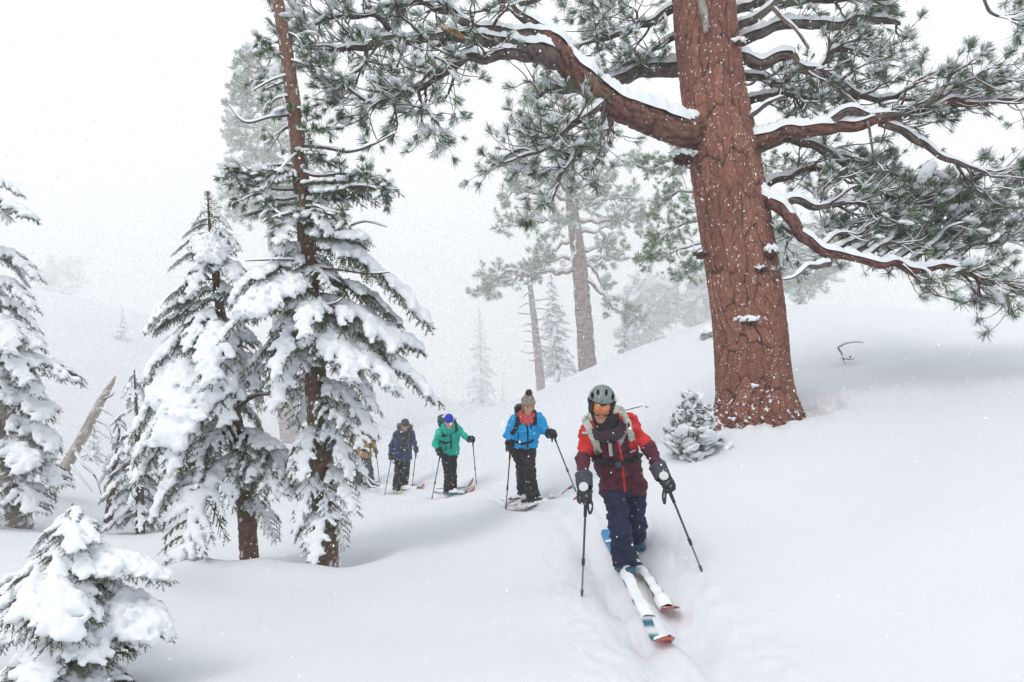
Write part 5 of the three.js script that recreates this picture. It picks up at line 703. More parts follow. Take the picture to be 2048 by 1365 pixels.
  return { t, J, off, add, jacketF, trF, shM, hipM, waist, chest, up, acr, fw, hu, rt, loc, S, fold, headF, hemY, hb, jacket, ell, A_ };
}
// collar or hood lying round the neck
function collar(s, ra, r, drop, col, name = 'collar', cell = 0.014, open = 0) {
  const c = s.J.neck.clone().addScaledVector(s.up, drop), f = (x, y, z) => { const v = V(x, y, z).sub(c), h = v.dot(s.up), fr = v.clone().addScaledVector(s.up, -h), q = fr.length(), front = fr.dot(s.fw); return Math.hypot(q - ra, h * 0.62) - r * (front > 0 ? 1 - open * front / ra : 1.05) + 0.012 * n3(x * 14, y * 14, z * 14) + 0.005 * n3(x * 33, y * 33, z * 33); }, b = bounds([c], ra + r * 2);
  return s.add(name, nets(f, b[0], b[1], cell, (x, y, z) => col(n3(x * 16, y * 16, z * 16))), M.fabric);
}
function hat(s, name, fn, cell, col, mat = M.fabric) { return s.add(name, nets((x, y, z) => fn(...s.loc(x, y, z)) * s.S, s.hb[0].clone().subScalar(0.05), s.hb[1].clone().addScalar(0.12), cell, (x, y, z) => col(...s.loc(x, y, z))), mat); }
function backpack(s, label, cfg) { // pack body behind the chest, with straps laid over the jacket
  const back = s.acr.clone().cross(s.up).normalize(); if (back.dot(s.fw) > 0) back.negate();
  const c = s.chest.clone().addScaledVector(back, 0.2 * s.S).addScaledVector(s.up, cfg.rise || 0), t = base('backpack', c, label, 'backpack'), [w, h, d] = cfg.size, f = (x, y, z) => { const v = V(x, y, z).sub(c), a = Math.abs(v.dot(s.acr)), b = Math.abs(v.dot(s.up)), e = Math.abs(v.dot(back)), R = 0.07; return Math.hypot(Math.max(0, a - w + R), Math.max(0, b - h + R), Math.max(0, e - d + R)) - R + 0.012 * n3(x * 9, y * 9, z * 9) + 0.004 * n3(x * 30, y * 30, z * 30); }, bb = bounds([c], Math.max(w, h, d) + 0.1);
  part('pack', shift(nets(f, bb[0], bb[1], cfg.cell || 0.02, (x, y, z) => mix3(cfg.color, cfg.color.map((q) => q * 1.8), clamp(0.3 + 0.5 * n3(x * 10, y * 10, z * 10), 0, 1))), c), M.fabric, t);
  if (cfg.snow) { const sc = c.clone().addScaledVector(s.up, h * 0.95), sb = bounds([sc], w + 0.1); part('snow', shift(nets((x, y, z) => { const v = V(x, y, z).sub(sc); return Math.hypot(v.dot(s.acr) / (w * 0.8), v.y / 0.06, v.dot(back) / (d * 0.9)) * 0.06 - 0.06 + 0.02 * n3(x * 12, y * 12, z * 12); }, sb[0], sb[1], 0.02), c), M.snow, t); }
  for (const [name, list, wd, col, th] of cfg.straps) part(name, shift(ribbon(s.jacketF, list, cfg.d, wd, th || 0.006), c), M.strap(col), t);
  for (const [list, wd, col] of cfg.buckles || []) part('buckle', shift(ribbon(s.jacketF, list, cfg.d, wd, 0.016, 0.01), c), M.strap(col), t);
  return t;
}
function ski(o) { // from tail to tip along the snow
  const A = P(...o.tail), B = P(...o.tip), r = rngOf(o.seed), dir = B.clone().sub(A), n = 44, top = new MB(), bot = new MB(), sn = new MB(), L = dir.length(), mid = A.clone().lerp(B, 0.5); dir.normalize();
  const side = V(-dir.z, 0, dir.x).normalize(), t = base('ski', mid, o.label, 'ski', o.group), yb = (p) => ground(p.x, p.z); let pt = null, pb = null, ps = null;
  for (let k = 0; k <= n; k++) {
    const u = k / n, p = A.clone().lerp(B, u), tipUp = Math.pow(Math.max(0, (u - 0.86) / 0.14), 1.7) * (o.rise ?? 0.11), tailUp = Math.pow(Math.max(0, (0.05 - u) / 0.05), 2) * 0.015, y = lerp(lerp(A.y, B.y, u), yb(p), o.follow ?? 0) + (o.lift ?? 0.02) + tipUp + tailUp;
    let w = (0.046 + 0.013 * Math.pow(Math.abs(u - 0.45) / 0.5, 2)) * (o.wide || 1); if (u > 0.93) w *= Math.sqrt(Math.max(0.02, 1 - Math.pow((u - 0.93) / 0.07, 2))); if (u < 0.02) w *= 0.7;
    const L0 = p.clone().addScaledVector(side, -w), R0 = p.clone().addScaledVector(side, w), c = o.top(u, r()), th = 0.009;
    const row = [top.v(L0.x, y + th * 0.4, L0.z, c), top.v(p.x - side.x * w * 0.8, y + th, p.z - side.z * w * 0.8, c), top.v(p.x + side.x * w * 0.8, y + th, p.z + side.z * w * 0.8, c), top.v(R0.x, y + th * 0.4, R0.z, c)], bc = o.base || [0.55, 0.1, 0.07], rb = [bot.v(L0.x, y + th * 0.4, L0.z, [0.06, 0.05, 0.05]), bot.v(p.x - side.x * w * 0.94, y - 0.003, p.z - side.z * w * 0.94, bc), bot.v(p.x + side.x * w * 0.94, y - 0.003, p.z + side.z * w * 0.94, bc), bot.v(R0.x, y + th * 0.4, R0.z, [0.06, 0.05, 0.05])];
    if (pt) for (let j = 0; j < 3; j++) { top.t(pt[j], row[j], pt[j + 1]); top.t(row[j], row[j + 1], pt[j + 1]); bot.t(pb[j], pb[j + 1], rb[j]); bot.t(rb[j], pb[j + 1], rb[j + 1]); } pt = row; pb = rb;
    const cov = clamp(o.snow(u) + 0.45 * n3(u * 9, o.seed, 2), 0, 1); let rs = null; if (cov > 0.25) { const hh = 0.045 * cov * (o.boot && Math.abs(u - o.boot) < 0.07 ? 2.4 : 1) * (1 + 0.6 * n3(u * 14, o.seed, 7)), ww = w * (0.75 + 0.35 * cov); rs = []; for (let j = 0; j <= 6; j++) { const a = Math.PI * j / 6, q = p.clone().addScaledVector(side, -Math.cos(a) * ww); rs.push(sn.v(q.x, y + th + Math.sin(a) * hh * (1 + 0.3 * n3(q.x * 30, q.z * 30, 1)) - (j % 6 ? 0 : 0.02), q.z)); } if (ps) for (let j = 0; j < 6; j++) { sn.t(ps[j], ps[j + 1], rs[j]); sn.t(rs[j], ps[j + 1], rs[j + 1]); } } ps = rs;
  }
  M.skiTop = M.skiTop || std({ vertexColors: true, roughness: 0.35 });
  part('topsheet', shift(top.geo(), mid), M.skiTop, t); part('base', shift(bot.geo(), mid), M.skiTop, t); if (sn.i.length) part('snow', shift(sn.geo(), mid), M.snow, t);
  if (o.binding) { const bu = o.binding, p = A.clone().lerp(B, bu); p.y = lerp(lerp(A.y, B.y, bu), yb(p), o.follow ?? 0) + 0.045; const g = rodGeo(p.clone().addScaledVector(side, -0.04), p.clone().addScaledVector(side, 0.04), 0.018, 0.018, 8); part('binding', shift(g, mid), M.strap([0.05, 0.05, 0.055]), t); const q = A.clone().lerp(B, bu - 0.17); q.y = p.y; part('binding', shift(rodGeo(q.clone().addScaledVector(side, -0.035), q.clone().addScaledVector(side, 0.035), 0.026, 0.026, 8), mid), M.strap([0.05, 0.05, 0.055]), t); }
  return t;
}
const coral = [0.62, 0.13, 0.08];
{ // the leader
  const s = skier({ seed: 1, d: 6.1, label: 'skier in red and maroon jacket with grey helmet and orange goggles, leading the file', hc: 0.0045, jc: 0.011, gc: 0.0065, handK: 1.2, toe: 0.13, slim: 0.87, chestR: 0.086,
    J: { head: [1203, 812, -0.25], neck: [1213, 845, -0.1], shL: [1177, 866, -0.02], shR: [1258, 846, -0.06], elL: [1166, 916, -0.12], wrL: [1168, 962, -0.28], haL: [1172, 995, -0.34], elR: [1297, 895, -0.1], wrR: [1321, 945, -0.24], haR: [1335, 972, -0.3], hipL: [1228, 975, 0.12], hipR: [1266, 972, 0.16], knL: [1242, 1062, -0.1], anL: [1247, 1128, 0.05], knR: [1272, 1052, 0.22], anR: [1268, 1085, 0.62] },
    face: [-0.1, -0.42, 1], headUp: [0.06, 1, 0.3], toward: [0.3, 0, 1], skin: [0.44, 0.2, 0.125], hem: 0.07, hemR: 0.134,
    jacket: ({ arms, side, f, n }) => { const red = [0.42, 0.012, 0.014], mar = [0.052, 0.007, 0.018]; for (const [a, t, b] of arms) if (a < 0.05 && a < b + 0.01 && (side > 0.135 || (side > 0.105 && f > 0.9)) && t < 0.86) return mix3(red, [0.52, 0.025, 0.025], clamp(0.5 + n, 0, 1)); return mix3(mar, [0.085, 0.014, 0.03], clamp(0.4 + 0.8 * n, 0, 1)); },
    trousers: [0.006, 0.01, 0.036], boots: [0.025, 0.09, 0.14], buckle: [0.05, 0.4, 0.5], glove: (n, b) => n > 0.55 ? [0.2, 0.2, 0.22] : [0.02, 0.02, 0.022], cuff: 0.3, cuffR: 0.057, cuffC: [0.04, 0.04, 0.058], patch: { L: [1167, 974, 5.85], R: [1328, 952, 5.85] },
    poles: { L: [1162, 1122, -0.25], R: [1415, 1136, -0.1] }, poleC: [[0.06, 0.06, 0.065], [0.2, 0.21, 0.22]], poleLabel: { L: 'ski pole in the leading skier\u2019s hand on the picture\u2019s left, planted upright', R: 'ski pole slanting away from the leading skier, tip right beside the track' } });
  collar(s, 0.112, 0.034, -0.06, (n) => n > 0.1 ? [0.06, 0.018, 0.03] : [0.03, 0.028, 0.036], 'hood', 0.012); { const A = s.J.neck.clone().addScaledVector(s.up, -0.09), B = s.J.head.clone().addScaledVector(s.hu, -0.06).addScaledVector(s.fw, -0.015), f = (x, y, z) => { const [a, b, c] = s.loc(x, y, z); return Math.max(capsule(x, y, z, A, B, 0.1, 0.08) + 0.006 * n3(x * 24, y * 40, z * 24), b + 0.088 + 0.35 * Math.max(0, c) - 0.25 * Math.max(0, -c) - 0.03); }, q = bounds([A, B], 0.14); s.add('neck_warmer', nets(f, q[0], q[1], 0.0085, () => [0.012, 0.013, 0.016]), M.fabric); }
  // helmet with vents, goggles
  const ell = s.ell, A_ = s.A_, shell = (a, b, c) => ell(a, b, c, 0, 0.052, -0.018, 0.108, 0.112, 0.13);
  const vents = [[-0.04, 0.135, 0.06, 0.011, 0.022], [0.026, 0.138, 0.06, 0.011, 0.022], [-0.08, 0.095, 0.04, 0.012, 0.024], [0.078, 0.1, 0.04, 0.012, 0.024], [-0.004, 0.085, 0.1, 0.006, 0.006], [-0.055, 0.155, -0.02, 0.013, 0.02], [0.055, 0.155, -0.02, 0.013, 0.02]];
  hat(s, 'helmet', (a, b, c) => { let q = Math.max(shell(a, b, c), -ell(a, b, c, 0, 0.04, -0.015, 0.088, 0.1, 0.105), (c > 0.02 ? 0.066 : lerp(-0.03, 0.066, clamp((c + 0.05) / 0.07, 0, 1))) - b); for (const [x, y, z, w, h] of vents) q = Math.max(q, -ell(a, b, c, x, y, z, w, h, 0.06)); return q; }, 0.0055, (a, b, c) => n3(a * 60, b * 60, c * 60) > 0.1 ? [0.17, 0.205, 0.2] : [0.145, 0.175, 0.172], std({ vertexColors: true, roughness: 0.3 }));
  hat(s, 'helmet_liner', (a, b, c) => ell(a, b, c, 0, 0.04, -0.02, 0.094, 0.098, 0.108) + (c > 0.03 && b < 0.05 ? 1 : 0) + (b < -0.03 ? 1 : 0), 0.008, () => [0.012, 0.012, 0.014]);
  for (const sx of [-1, 1]) hat(s, 'ear_pad', (a, b, c) => ell(a, b, c, sx * 0.083, -0.012, 0.0, 0.022, 0.06, 0.05), 0.007, () => [0.02, 0.02, 0.024]);
  const gog = (a, b, c, m) => Math.max(ell(a, b, c, 0, 0.01, 0.02, 0.09 + m, 0.08, 0.118 + m), Math.abs(b - 0.012) - (0.048 + m) - 0.012 * Math.min(1, Math.abs(a) / 0.03) + 0.008, 0.045 - c, Math.abs(a) - 0.08 - m, 0.026 - Math.hypot(a, b + 0.052));
  hat(s, 'goggle_frame', (a, b, c) => Math.max(gog(a, b, c, 0.011), -gog(a, b, c - 0.02, -0.002)), 0.0045, () => [0.025, 0.02, 0.02]);
  hat(s, 'goggle_lens', (a, b, c) => gog(a, b, c, -0.002), 0.0045, (a, b) => mix3([0.5, 0.15, 0.018], [0.24, 0.065, 0.01], clamp(0.5 + 14 * Math.abs(b - 0.03) - 0.3 + 0.8 * n3(a * 22, b * 22, 1), 0, 1)), new THREE.MeshPhysicalMaterial({ vertexColors: true, roughness: 0.12, clearcoat: 1, clearcoatRoughness: 0.05 }));
  hat(s, 'goggle_strap', (a, b, c) => Math.max(Math.abs(ell(a, b, c, 0, 0.05, -0.018, 0.113, 0.117, 0.135)) - 0.003, Math.abs(b - 0.032) - 0.016, c - 0.07), 0.006, () => [0.02, 0.02, 0.022]);
  const badge = hat(s, 'helmet_badge', (a, b, c) => Math.max(Math.abs(Math.hypot((b - 0.075), (c - 0.01)) - 0.017) - 0.006, Math.abs(a - 0.11) - 0.012), 0.004, () => [0.6, 0.62, 0.62]);
  const zip = (name, list, w, c, th) => part(name, shift(ribbon(s.jacketF, list, 6.05, w, th || 0.003, 0.004), s.off), M.strap(c), s.jacket);
  zip('zip', [[1229, 868], [1238, 892], [1245, 925], [1247, 955], [1250, 984]], 0.022, [0.42, 0.02, 0.03]); zip('zip', [[1260, 905], [1271, 901]], 0.012, [0.4, 0.42, 0.42]); zip('inner_flap', [[1250, 862], [1243, 878], [1238, 890]], 0.045, [0.3, 0.34, 0.36]); zip('emblem', [[1259, 876], [1264, 876]], 0.03, [0.5, 0.16, 0.2]);
  const beige = [0.42, 0.43, 0.37];
  backpack(s, 'backpack with beige shoulder straps and black hip belt, worn by the leading skier', { d: 6.05, size: [0.16, 0.24, 0.11], color: [0.3, 0.3, 0.26], straps: [['shoulder_strap', [[1170, 838], [1176, 852], [1184, 870], [1191, 888], [1198, 906]], 0.06, beige, 0.014], ['shoulder_strap', [[1243, 818], [1249, 834], [1256, 848], [1262, 866], [1266, 882]], 0.05, beige, 0.014], ['chest_strap', [[1164, 866], [1180, 867], [1200, 866], [1216, 866], [1235, 860], [1252, 850]], 0.02, beige, 0.006], ['load_strap', [[1217, 866], [1220, 888], [1223, 912]], 0.028, beige, 0.006], ['hip_belt', [[1196, 920], [1210, 926], [1235, 930], [1260, 922], [1281, 912]], 0.055, [0.012, 0.012, 0.014], 0.01], ['strap_end', [[1190, 905], [1186, 922]], 0.02, [0.02, 0.02, 0.022]], ['strap_end', [[1198, 906], [1194, 932]], 0.02, [0.02, 0.02, 0.022]]], buckles: [[[[1232, 929], [1242, 928]], 0.05, [0.06, 0.06, 0.08]], [[[1194, 900], [1200, 904]], 0.05, [0.06, 0.06, 0.06]], [[[1250, 850], [1258, 847]], 0.035, [0.05, 0.05, 0.05]]] });
  ski({ seed: 5, tail: [1213, 1068, 6.95], tip: [1340, 1368, 4.75], boot: 0.42, follow: 0.75, lift: 0.03, wide: 1.15, rise: 0.12, label: 'leading skier\u2019s foremost ski, snow-covered with a teal print and coral tip', group: 'skis of the leading skier', binding: 0.4, base: coral, top: (u, q) => u > 0.95 ? [0.75, 0.32, 0.24] : u > 0.86 ? (q > 0.2 ? [0.02, 0.17, 0.18] : [0.5, 0.1, 0.07]) : u < 0.34 ? [0.02, 0.2, 0.42] : Math.sin(u * 42) > 0.2 ? [0.02, 0.12, 0.2] : [0.6, 0.63, 0.66], snow: (u) => u > 0.91 ? 0 : u < 0.34 ? 0 : u > 0.8 ? 0.2 : 0.48 });
  ski({ seed: 6, tail: [1236, 1080, 7.0], tip: [1352, 1238, 5.35], follow: 0.7, lift: 0.035, rise: 0.1, label: 'leading skier\u2019s rear ski, half buried with its coral tip showing', group: 'skis of the leading skier', binding: 0.33, base: coral, top: (u) => u > 0.9 ? [0.6, 0.2, 0.14] : [0.02, 0.07, 0.14], snow: (u) => u > 0.9 ? 0 : u > 0.45 ? 0.6 : 0.1 });
}
const tights = (n) => [0.012, 0.012, 0.014];
{ // second
  const blue = [0.008, 0.3, 0.66];
  const s = skier({ seed: 2, d: 10.3, label: 'skier in bright blue jacket with coral hood and knitted bobble hat, second in the file', hc: 0.006, jc: 0.016, gc: 0.009,
    J: { head: [1056, 812, -0.12], neck: [1055, 833, -0.02], shL: [1028, 843, 0], shR: [1079, 839, -0.02], elL: [1016, 870, 0], wrL: [1020, 886, -0.1], haL: [1021, 897, -0.16], elR: [1090, 862, -0.08], wrR: [1099, 868, -0.25], haR: [1106, 868, -0.32], hipL: [1035, 892, 0.05], hipR: [1058, 890, 0.05], knL: [1045, 942, 0.05], anL: [1047, 982, 0.5], knR: [1058, 942, -0.12], anR: [1065, 1000, -0.05] },
    face: [0.25, -0.35, 1], toward: [0.75, 0, 0.8], skin: [0.58, 0.32, 0.23], hem: 0.03, hemR: 0.14,
    jacket: ({ n }) => mix3(blue, [0.015, 0.38, 0.78], clamp(0.4 + 0.7 * n, 0, 1)), trousers: [0.022, 0.019, 0.026], boots: [0.05, 0.05, 0.06], glove: () => [0.02, 0.018, 0.02], cuff: 0.12, cuffC: [0.02, 0.018, 0.02],
    poles: { L: [1010, 1022, -0.2], R: [1160, 985, -1.2] }, poleC: [[0.03, 0.03, 0.035], [0.07, 0.075, 0.08]], poleLabel: { L: 'dark ski pole planted upright on the picture\u2019s left of the blue skier', R: 'dark ski pole of the blue skier slanting towards the leading skier' } });
  collar(s, 0.09, 0.055, -0.02, (n) => mix3([0.55, 0.05, 0.06], [0.65, 0.15, 0.13], clamp(0.5 + n, 0, 1)), 'hood', 0.014);
  const ell = s.ell; hat(s, 'knitted_hat', (a, b, c) => Math.max(ell(a, b, c, 0, 0.055, -0.012, 0.095, 0.115, 0.112), 0.032 - b) + 0.003 * Math.sin(a * 180) - (b < 0.075 ? 0.006 : 0), 0.008, (a, b, c) => b < 0.075 ? [0.3, 0.24, 0.15] : n3(a * 40, b * 55, c * 40) > 0.05 ? [0.12, 0.09, 0.09] : [0.42, 0.34, 0.31]);
  hat(s, 'bobble', (a, b, c) => Math.hypot(a, b - 0.185, c + 0.015) - 0.045 + 0.02 * n3(a * 60, b * 60, c * 60), 0.008, () => [0.05, 0.03, 0.045]);
  hat(s, 'hair', (a, b, c) => Math.min(...[-1, 1].map((k) => ell(a, b, c, k * 0.074, -0.03, 0.01, 0.018, 0.06, 0.035))) + 0.006 * n3(a * 50, b * 20, c * 50), 0.008, () => [0.2, 0.12, 0.06]);
  const line = (list, w) => part('zip', shift(ribbon(s.jacketF, list, 10.25, w, 0.004, 0.004), s.off), M.strap([0.01, 0.02, 0.05]), s.jacket); line([[1052, 842], [1055, 860], [1056, 880], [1055, 897]], 0.022); line([[1037, 866], [1036, 880]], 0.012); line([[1063, 845], [1062, 858]], 0.02);
  backpack(s, 'black backpack worn by the skier in the blue jacket', { d: 10.25, size: [0.15, 0.26, 0.12], color: [0.012, 0.013, 0.018], straps: [['shoulder_strap', [[1033, 822], [1036, 838], [1034, 852], [1028, 864], [1022, 868]], 0.06, [0.012, 0.013, 0.018], 0.012], ['shoulder_strap', [[1069, 823], [1070, 836], [1070, 850]], 0.055, [0.012, 0.013, 0.018], 0.012], ['chest_strap', [[1038, 848], [1052, 845], [1067, 841]], 0.025, [0.012, 0.013, 0.018]], ['hip_belt', [[1028, 882], [1042, 888], [1056, 887], [1068, 880]], 0.035, [0.015, 0.02, 0.04]]] });
  const top = (u) => u > 0.9 ? [0.6, 0.2, 0.15] : u > 0.62 && u < 0.78 ? [0.03, 0.14, 0.25] : [0.5, 0.57, 0.58];
  ski({ seed: 7, tail: [1012, 1004, 10.6], tip: [1157, 1056, 8.95], follow: 0.6, lift: 0.05, label: 'blue skier\u2019s near ski with a blue print and coral tip', group: 'skis of the blue skier', binding: 0.45, base: coral, top, snow: (u) => u > 0.9 || (u > 0.64 && u < 0.76) ? 0 : u > 0.3 ? 0.75 : 0.3 });
  ski({ seed: 8, tail: [1004, 996, 11.2], tip: [1144, 1020, 9.9], follow: 0.6, lift: 0.04, label: 'blue skier\u2019s far ski, only its coral tip out of the snow', group: 'skis of the blue skier', binding: 0.45, base: coral, top, snow: (u) => u > 0.92 ? 0 : u > 0.2 ? 0.9 : 0.3 });
}
{ // third
  const teal = [0.0, 0.36, 0.26];
  const s = skier({ seed: 3, d: 14.4, label: 'skier in teal green jacket and royal blue beanie bending forward, third in the file', hc: 0.009, jc: 0.022, gc: 0.011,
    J: { head: [898, 844, -0.3], neck: [897, 855, -0.16], shL: [879, 866, -0.08], shR: [916, 859, -0.1], elL: [870, 888, -0.1], wrL: [877, 900, -0.2], haL: [881, 907, -0.25], elR: [930, 873, -0.16], wrR: [938, 879, -0.26], haR: [945, 880, -0.3], hipL: [888, 900, 0.1], hipR: [906, 897, 0.1], knL: [895, 938, -0.08], anL: [898, 978, 0], knR: [905, 936, 0.08], anR: [904, 972, 0.3] },
    face: [0.15, -0.6, 1], headUp: [0, 1, 0.5], toward: [0.9, 0, 0.35], skin: [0.6, 0.3, 0.24], hem: 0.1, hemR: 0.15,
    jacket: ({ n }) => mix3(teal, [0.005, 0.46, 0.34], clamp(0.4 + 0.7 * n, 0, 1)), trousers: [0.015, 0.012, 0.016], boots: [0.12, 0.3, 0.36], glove: () => [0.015, 0.015, 0.018], cuff: 0.12, cuffC: [0.015, 0.015, 0.018],
    poles: { L: [861, 992, -0.1], R: [954, 959, 0.3] }, poleC: [[0.03, 0.03, 0.035], [0.05, 0.055, 0.06]], poleLabel: { L: 'dark ski pole angled across the picture\u2019s left of the teal skier', R: 'dark ski pole held out to the picture\u2019s right of the teal skier' } });
  collar(s, 0.1, 0.05, -0.02, () => teal, 'hood', 0.018); collar(s, 0.06, 0.04, -0.015, () => [0.06, 0.03, 0.1], 'neck_warmer', 0.014);
  hat(s, 'beanie', (a, b, c) => Math.max(s.ell(a, b, c, 0, 0.05, -0.012, 0.092, 0.112, 0.108), 0.03 - b) + 0.002 * Math.sin(a * 160), 0.011, () => [0.012, 0.035, 0.42]);
  const line = (list, w) => part('zip', shift(ribbon(s.jacketF, list, 14.3, w, 0.004, 0.004), s.off), M.strap([0.005, 0.06, 0.06]), s.jacket); line([[901, 870], [902, 885], [902, 898]], 0.035); line([[890, 884], [891, 900]], 0.025);
  backpack(s, 'large dark green backpack worn by the skier in teal', { d: 14.3, size: [0.17, 0.27, 0.14], rise: 0.04, color: [0.012, 0.05, 0.045], snow: true, straps: [['shoulder_strap', [[884, 850], [887, 860], [887, 874]], 0.07, [0.01, 0.02, 0.02], 0.012], ['shoulder_strap', [[910, 845], [913, 854], [913, 862]], 0.06, [0.01, 0.02, 0.02], 0.012], ['chest_strap', [[891, 873], [902, 868], [914, 862]], 0.03, [0.01, 0.03, 0.03]], ['hip_belt', [[878, 882], [890, 887], [904, 884]], 0.05, [0.01, 0.05, 0.07]]] });
  const top = (u) => u > 0.8 ? [0.6, 0.16, 0.1] : [0.06, 0.2, 0.3];
  ski({ seed: 9, tail: [868, 988, 14.6], tip: [949, 993, 13.9], follow: 0.3, lift: 0.06, label: 'teal skier\u2019s near ski with a coral tip', group: 'skis of the teal skier', binding: 0.45, base: coral, top, snow: (u) => u > 0.8 ? 0 : u > 0.3 ? 0.5 : 0 });
  ski({ seed: 10, tail: [873, 983, 14.9], tip: [946, 981, 14.5], follow: 0.2, lift: 0.07, rise: 0.16, label: 'teal skier\u2019s far ski, its coral tip raised out of the snow', group: 'skis of the teal skier', binding: 0.4, base: coral, top, snow: (u) => u > 0.75 ? 0 : 0.4 });
}
{ // fourth
  const s = skier({ seed: 4, d: 17, label: 'skier in navy blue jacket and dark helmet, fourth in the file, beside the fir', hc: 0.011, jc: 0.026, gc: 0.013,
    J: { head: [810, 851, -0.12], neck: [809, 863, -0.02], shL: [793, 869, 0], shR: [823, 868, 0], elL: [783, 891, 0], wrL: [781, 908, -0.1], haL: [783, 916, -0.15], elR: [828, 888, -0.05], wrR: [831, 897, -0.15], haR: [832, 902, -0.2], hipL: [797, 908, 0], hipR: [813, 907, 0], knL: [796, 940, -0.08], anL: [793, 968, 0], knR: [812, 940, -0.05], anR: [808, 967, 0.1] },
    face: [0.25, -0.4, 1], toward: [0.85, 0, 0.4], skin: [0.45, 0.26, 0.2], hem: 0.14, hemR: 0.15,
    jacket: ({ n, side, f }) => side < 0.07 && f > 0.35 ? [0.03, 0.035, 0.05] : mix3([0.016, 0.032, 0.085], [0.028, 0.052, 0.12], clamp(0.4 + 0.7 * n, 0, 1)), trousers: [0.014, 0.012, 0.014], boots: [0.5, 0.54, 0.36], glove: () => [0.02, 0.02, 0.024], cuff: 0.1, cuffC: [0.03, 0.04, 0.07],
    poles: { L: [767, 983, 0], R: [823, 953, 0.4] }, poleC: [[0.03, 0.03, 0.035], [0.05, 0.055, 0.06]], poleLabel: { L: 'dark ski pole slanting on the picture\u2019s left of the navy skier', R: 'dark ski pole on the picture\u2019s right of the navy skier' } });
  collar(s, 0.085, 0.05, -0.02, () => [0.02, 0.025, 0.04], 'hood', 0.02);
  hat(s, 'helmet', (a, b, c) => Math.max(s.ell(a, b, c, 0, 0.045, -0.015, 0.1, 0.108, 0.118), 0.03 - b), 0.012, () => [0.05, 0.06, 0.08]); hat(s, 'helmet_peak', (a, b, c) => s.ell(a, b, c, 0, 0.04, 0.1, 0.07, 0.01, 0.045), 0.009, () => [0.02, 0.02, 0.025]); hat(s, 'beard', (a, b, c) => s.ell(a, b, c, 0, -0.09, 0.05, 0.055, 0.035, 0.05), 0.011, () => [0.2, 0.2, 0.21]);
  backpack(s, 'grey-green backpack dusted with snow, worn by the navy skier', { d: 17, size: [0.18, 0.28, 0.14], rise: 0.08, color: [0.07, 0.09, 0.06], snow: true, cell: 0.026, straps: [['shoulder_strap', [[797, 860], [800, 872], [801, 884]], 0.07, [0.05, 0.04, 0.03], 0.012], ['shoulder_strap', [[818, 860], [818, 872], [816, 884]], 0.06, [0.09, 0.06, 0.03], 0.012], ['hip_belt', [[794, 900], [806, 903], [818, 899]], 0.06, [0.02, 0.025, 0.02]]] });
  const top = () => [0.62, 0.2, 0.15];
  ski({ seed: 11, tail: [776, 978, 17.3], tip: [848, 983, 16.6], follow: 0.2, lift: 0.04, label: 'navy skier\u2019s right-hand ski with a coral tip', group: 'skis of the navy skier', base: coral, top, snow: (u) => u > 0.85 ? 0 : 1 });
  ski({ seed: 12, tail: [762, 977, 17.4], tip: [829, 980, 16.9], follow: 0.2, lift: 0.04, label: 'navy skier\u2019s shorter-showing ski, coral tip beside the boots', group: 'skis of the navy skier', base: coral, top, snow: (u) => u > 0.88 ? 0 : 1 });
}
{ // last, mostly behind the fir
  const s = skier({ seed: 5, d: 18.6, label: 'skier in tan jacket almost hidden by the fir branches, last in the file', hc: 0.013, jc: 0.03, gc: 0.014,
    J: { head: [722, 857, -0.1], neck: [724, 869, 0], shL: [712, 876, 0], shR: [740, 875, 0], elL: [706, 896, 0], wrL: [706, 910, -0.1], haL: [706, 916, -0.15], elR: [748, 893, -0.05], wrR: [750, 901, -0.1], haR: [752, 905, -0.15], hipL: [718, 911, 0], hipR: [733, 910, 0], knL: [719, 938, 0], anL: [718, 962, 0.1], knR: [739, 938, -0.05], anR: [742, 966, 0] },
    face: [0.3, -0.3, 1], toward: [0.85, 0, 0.4], skin: [0.5, 0.3, 0.22], hem: 0.06, jacket: ({ n }) => mix3([0.3, 0.16, 0.06], [0.42, 0.26, 0.12], clamp(0.5 + n, 0, 1)), trousers: [0.025, 0.03, 0.045], boots: [0.05, 0.05, 0.055], glove: () => [0.03, 0.035, 0.035], cuff: 0.1, cuffC: [0.03, 0.035, 0.035],
    poles: { L: [700, 972, 0], R: [760, 957, 0.2] }, poleC: [[0.04, 0.04, 0.045], [0.06, 0.06, 0.07]], poleLabel: { L: 'ski pole of the tan skier, hidden among the fir branches', R: 'dark ski pole of the tan skier, planted right of the fir branches' } });
  hat(s, 'beanie', (a, b, c) => Math.max(s.ell(a, b, c, 0, 0.05, -0.012, 0.092, 0.112, 0.108), 0.03 - b), 0.014, () => [0.06, 0.06, 0.07]);
  const fallen = base('fallen_branch', P(740, 968, 18), 'grey fallen branch lying at the tan skier\u2019s feet beside the fir', 'branch'); bareTwigs(fallen, [[[712, 925, 17.8, 0.05], [728, 950, 17.9, 0.04], [745, 966, 18, 0.03], [760, 972, 18, 0.015]], [[728, 950, 17.9, 0.03], [742, 974, 17.8, 0.02], [752, 976, 17.8, 0.01]], [[745, 966, 18, 0.02], [758, 962, 18, 0.012]]], GREY);
}
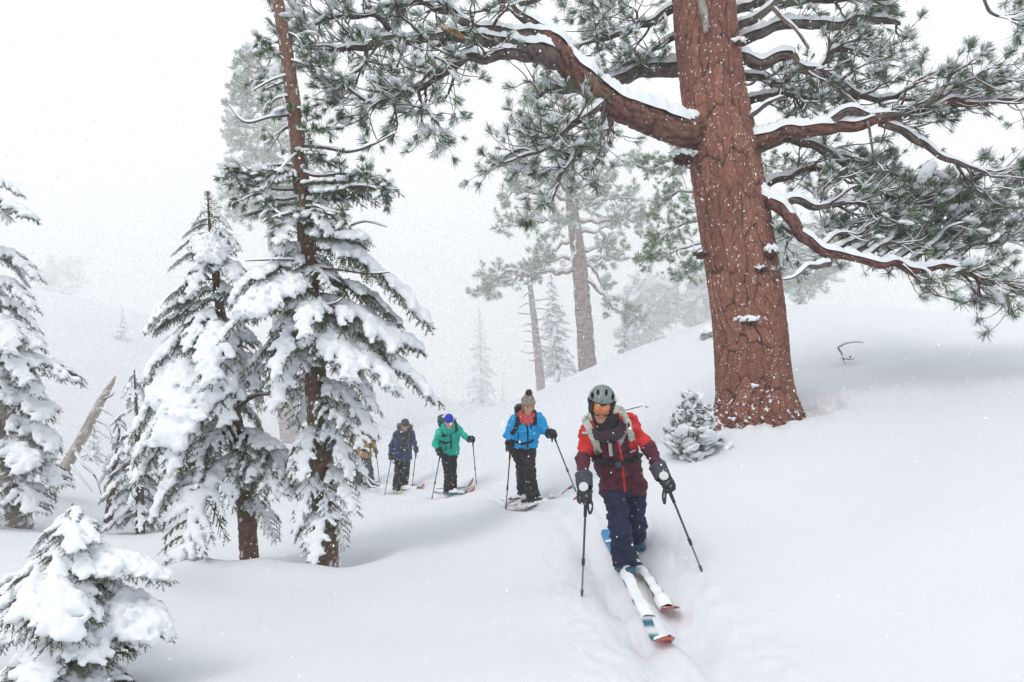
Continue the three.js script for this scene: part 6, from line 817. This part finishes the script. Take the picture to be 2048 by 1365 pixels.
// ---------- falling snow, and see-through flakes added to stand in for haze ----------
{
  const r = rngOf(77), S = 4, mk = (n, rad) => { const m = new MB(); for (let k = 0; k < n; k++) { const c = V((r() - .5) * S, (r() - .5) * S, (r() - .5) * S), a = V(r() - .5, r() - .5, r() - .5).normalize(), b = V(r() - .5, r() - .5, r() - .5).cross(a).normalize(), q = rad * (0.7 + 0.6 * r()); a.multiplyScalar(q); b.multiplyScalar(q * (0.7 + 0.3 * r())); const i = m.v(c.x + a.x, c.y + a.y, c.z + a.z); m.v(c.x + b.x, c.y + b.y, c.z + b.z); m.v(c.x - a.x, c.y - a.y, c.z - a.z); m.v(c.x - b.x, c.y - b.y, c.z - b.z); m.t(i, i + 1, i + 2); m.t(i, i + 2, i + 3); } return m.geo(false); };
  const mat = new THREE.MeshPhysicalMaterial({ color: rgb(0.975, 0.98, 0.985), transparent: true, opacity: 0.19, roughness: 1, transmission: 0.5, thickness: 0, side: THREE.DoubleSide, specularIntensity: 0 });
  const cells = []; for (let z = -18; z > -64; z -= S) for (let x = -46; x <= 46; x += S) { if (Math.abs(x) > -z * 0.78 + 4) continue; for (let y = -2; y < 14; y += S) { cells.push([x, y, z]); if (z < -44) cells.push([x + 0.7, y + 0.6, z - 0.5]); } }
  const im = new THREE.InstancedMesh(mk(60000, 0.0125), mat, cells.length), Mx = new THREE.Matrix4(), E = new THREE.Euler();
  cells.forEach((c, k) => { E.set(...[0, 0, 0].map(() => Math.floor(r() * 4) * Math.PI / 2)); Mx.makeRotationFromEuler(E).setPosition(...c); im.setMatrixAt(k, Mx); });
  im.name = 'haze_flakes'; tag(im, 'see-through flakes added to stand in for the haze of fine snow between far trees', null, null, 'stuff'); scene.add(im);
  // flakes near enough to be seen one by one
  const fg = mergeVertices(new THREE.IcosahedronGeometry(1, 0).deleteAttribute('uv').deleteAttribute('normal')), pa = fg.attributes.position; for (let i = 0; i < pa.count; i++) { const s = 0.65 + 0.6 * r(); pa.setXYZ(i, pa.getX(i) * s, pa.getY(i) * s, pa.getZ(i) * s); } fg.computeVertexNormals();
  const N = 60000, fl = new THREE.InstancedMesh(fg, std({ color: rgb(0.9, 0.92, 0.94), roughness: 1 }), N), Q = new THREE.Quaternion();
  for (let k = 0; k < N; k++) { const z = -Math.cbrt(3.2 ** 3 + r() * (15 ** 3 - 3.2 ** 3)), x = (r() * 2 - 1) * (-z * 0.76 + 0.3), y = EYE + (r() * 2 - 1) * (-z * 0.55 + 0.2), s = 0.0027 + 0.0034 * Math.pow(r(), 2.5) + (r() < 0.05 ? 0.003 : 0); E.set(r() * 6, r() * 6, r() * 0.6); Q.setFromEuler(E); Mx.compose(V(x, y, z), Q, V(s * 0.9, s * (1 + 0.8 * r()), s * 0.9)); fl.setMatrixAt(k, Mx); }
  fl.name = 'falling_snow'; tag(fl, 'white snowflakes falling everywhere in front of the trees and skiers', null, null, 'stuff'); scene.add(fl);
}
renderer.render(scene, camera);
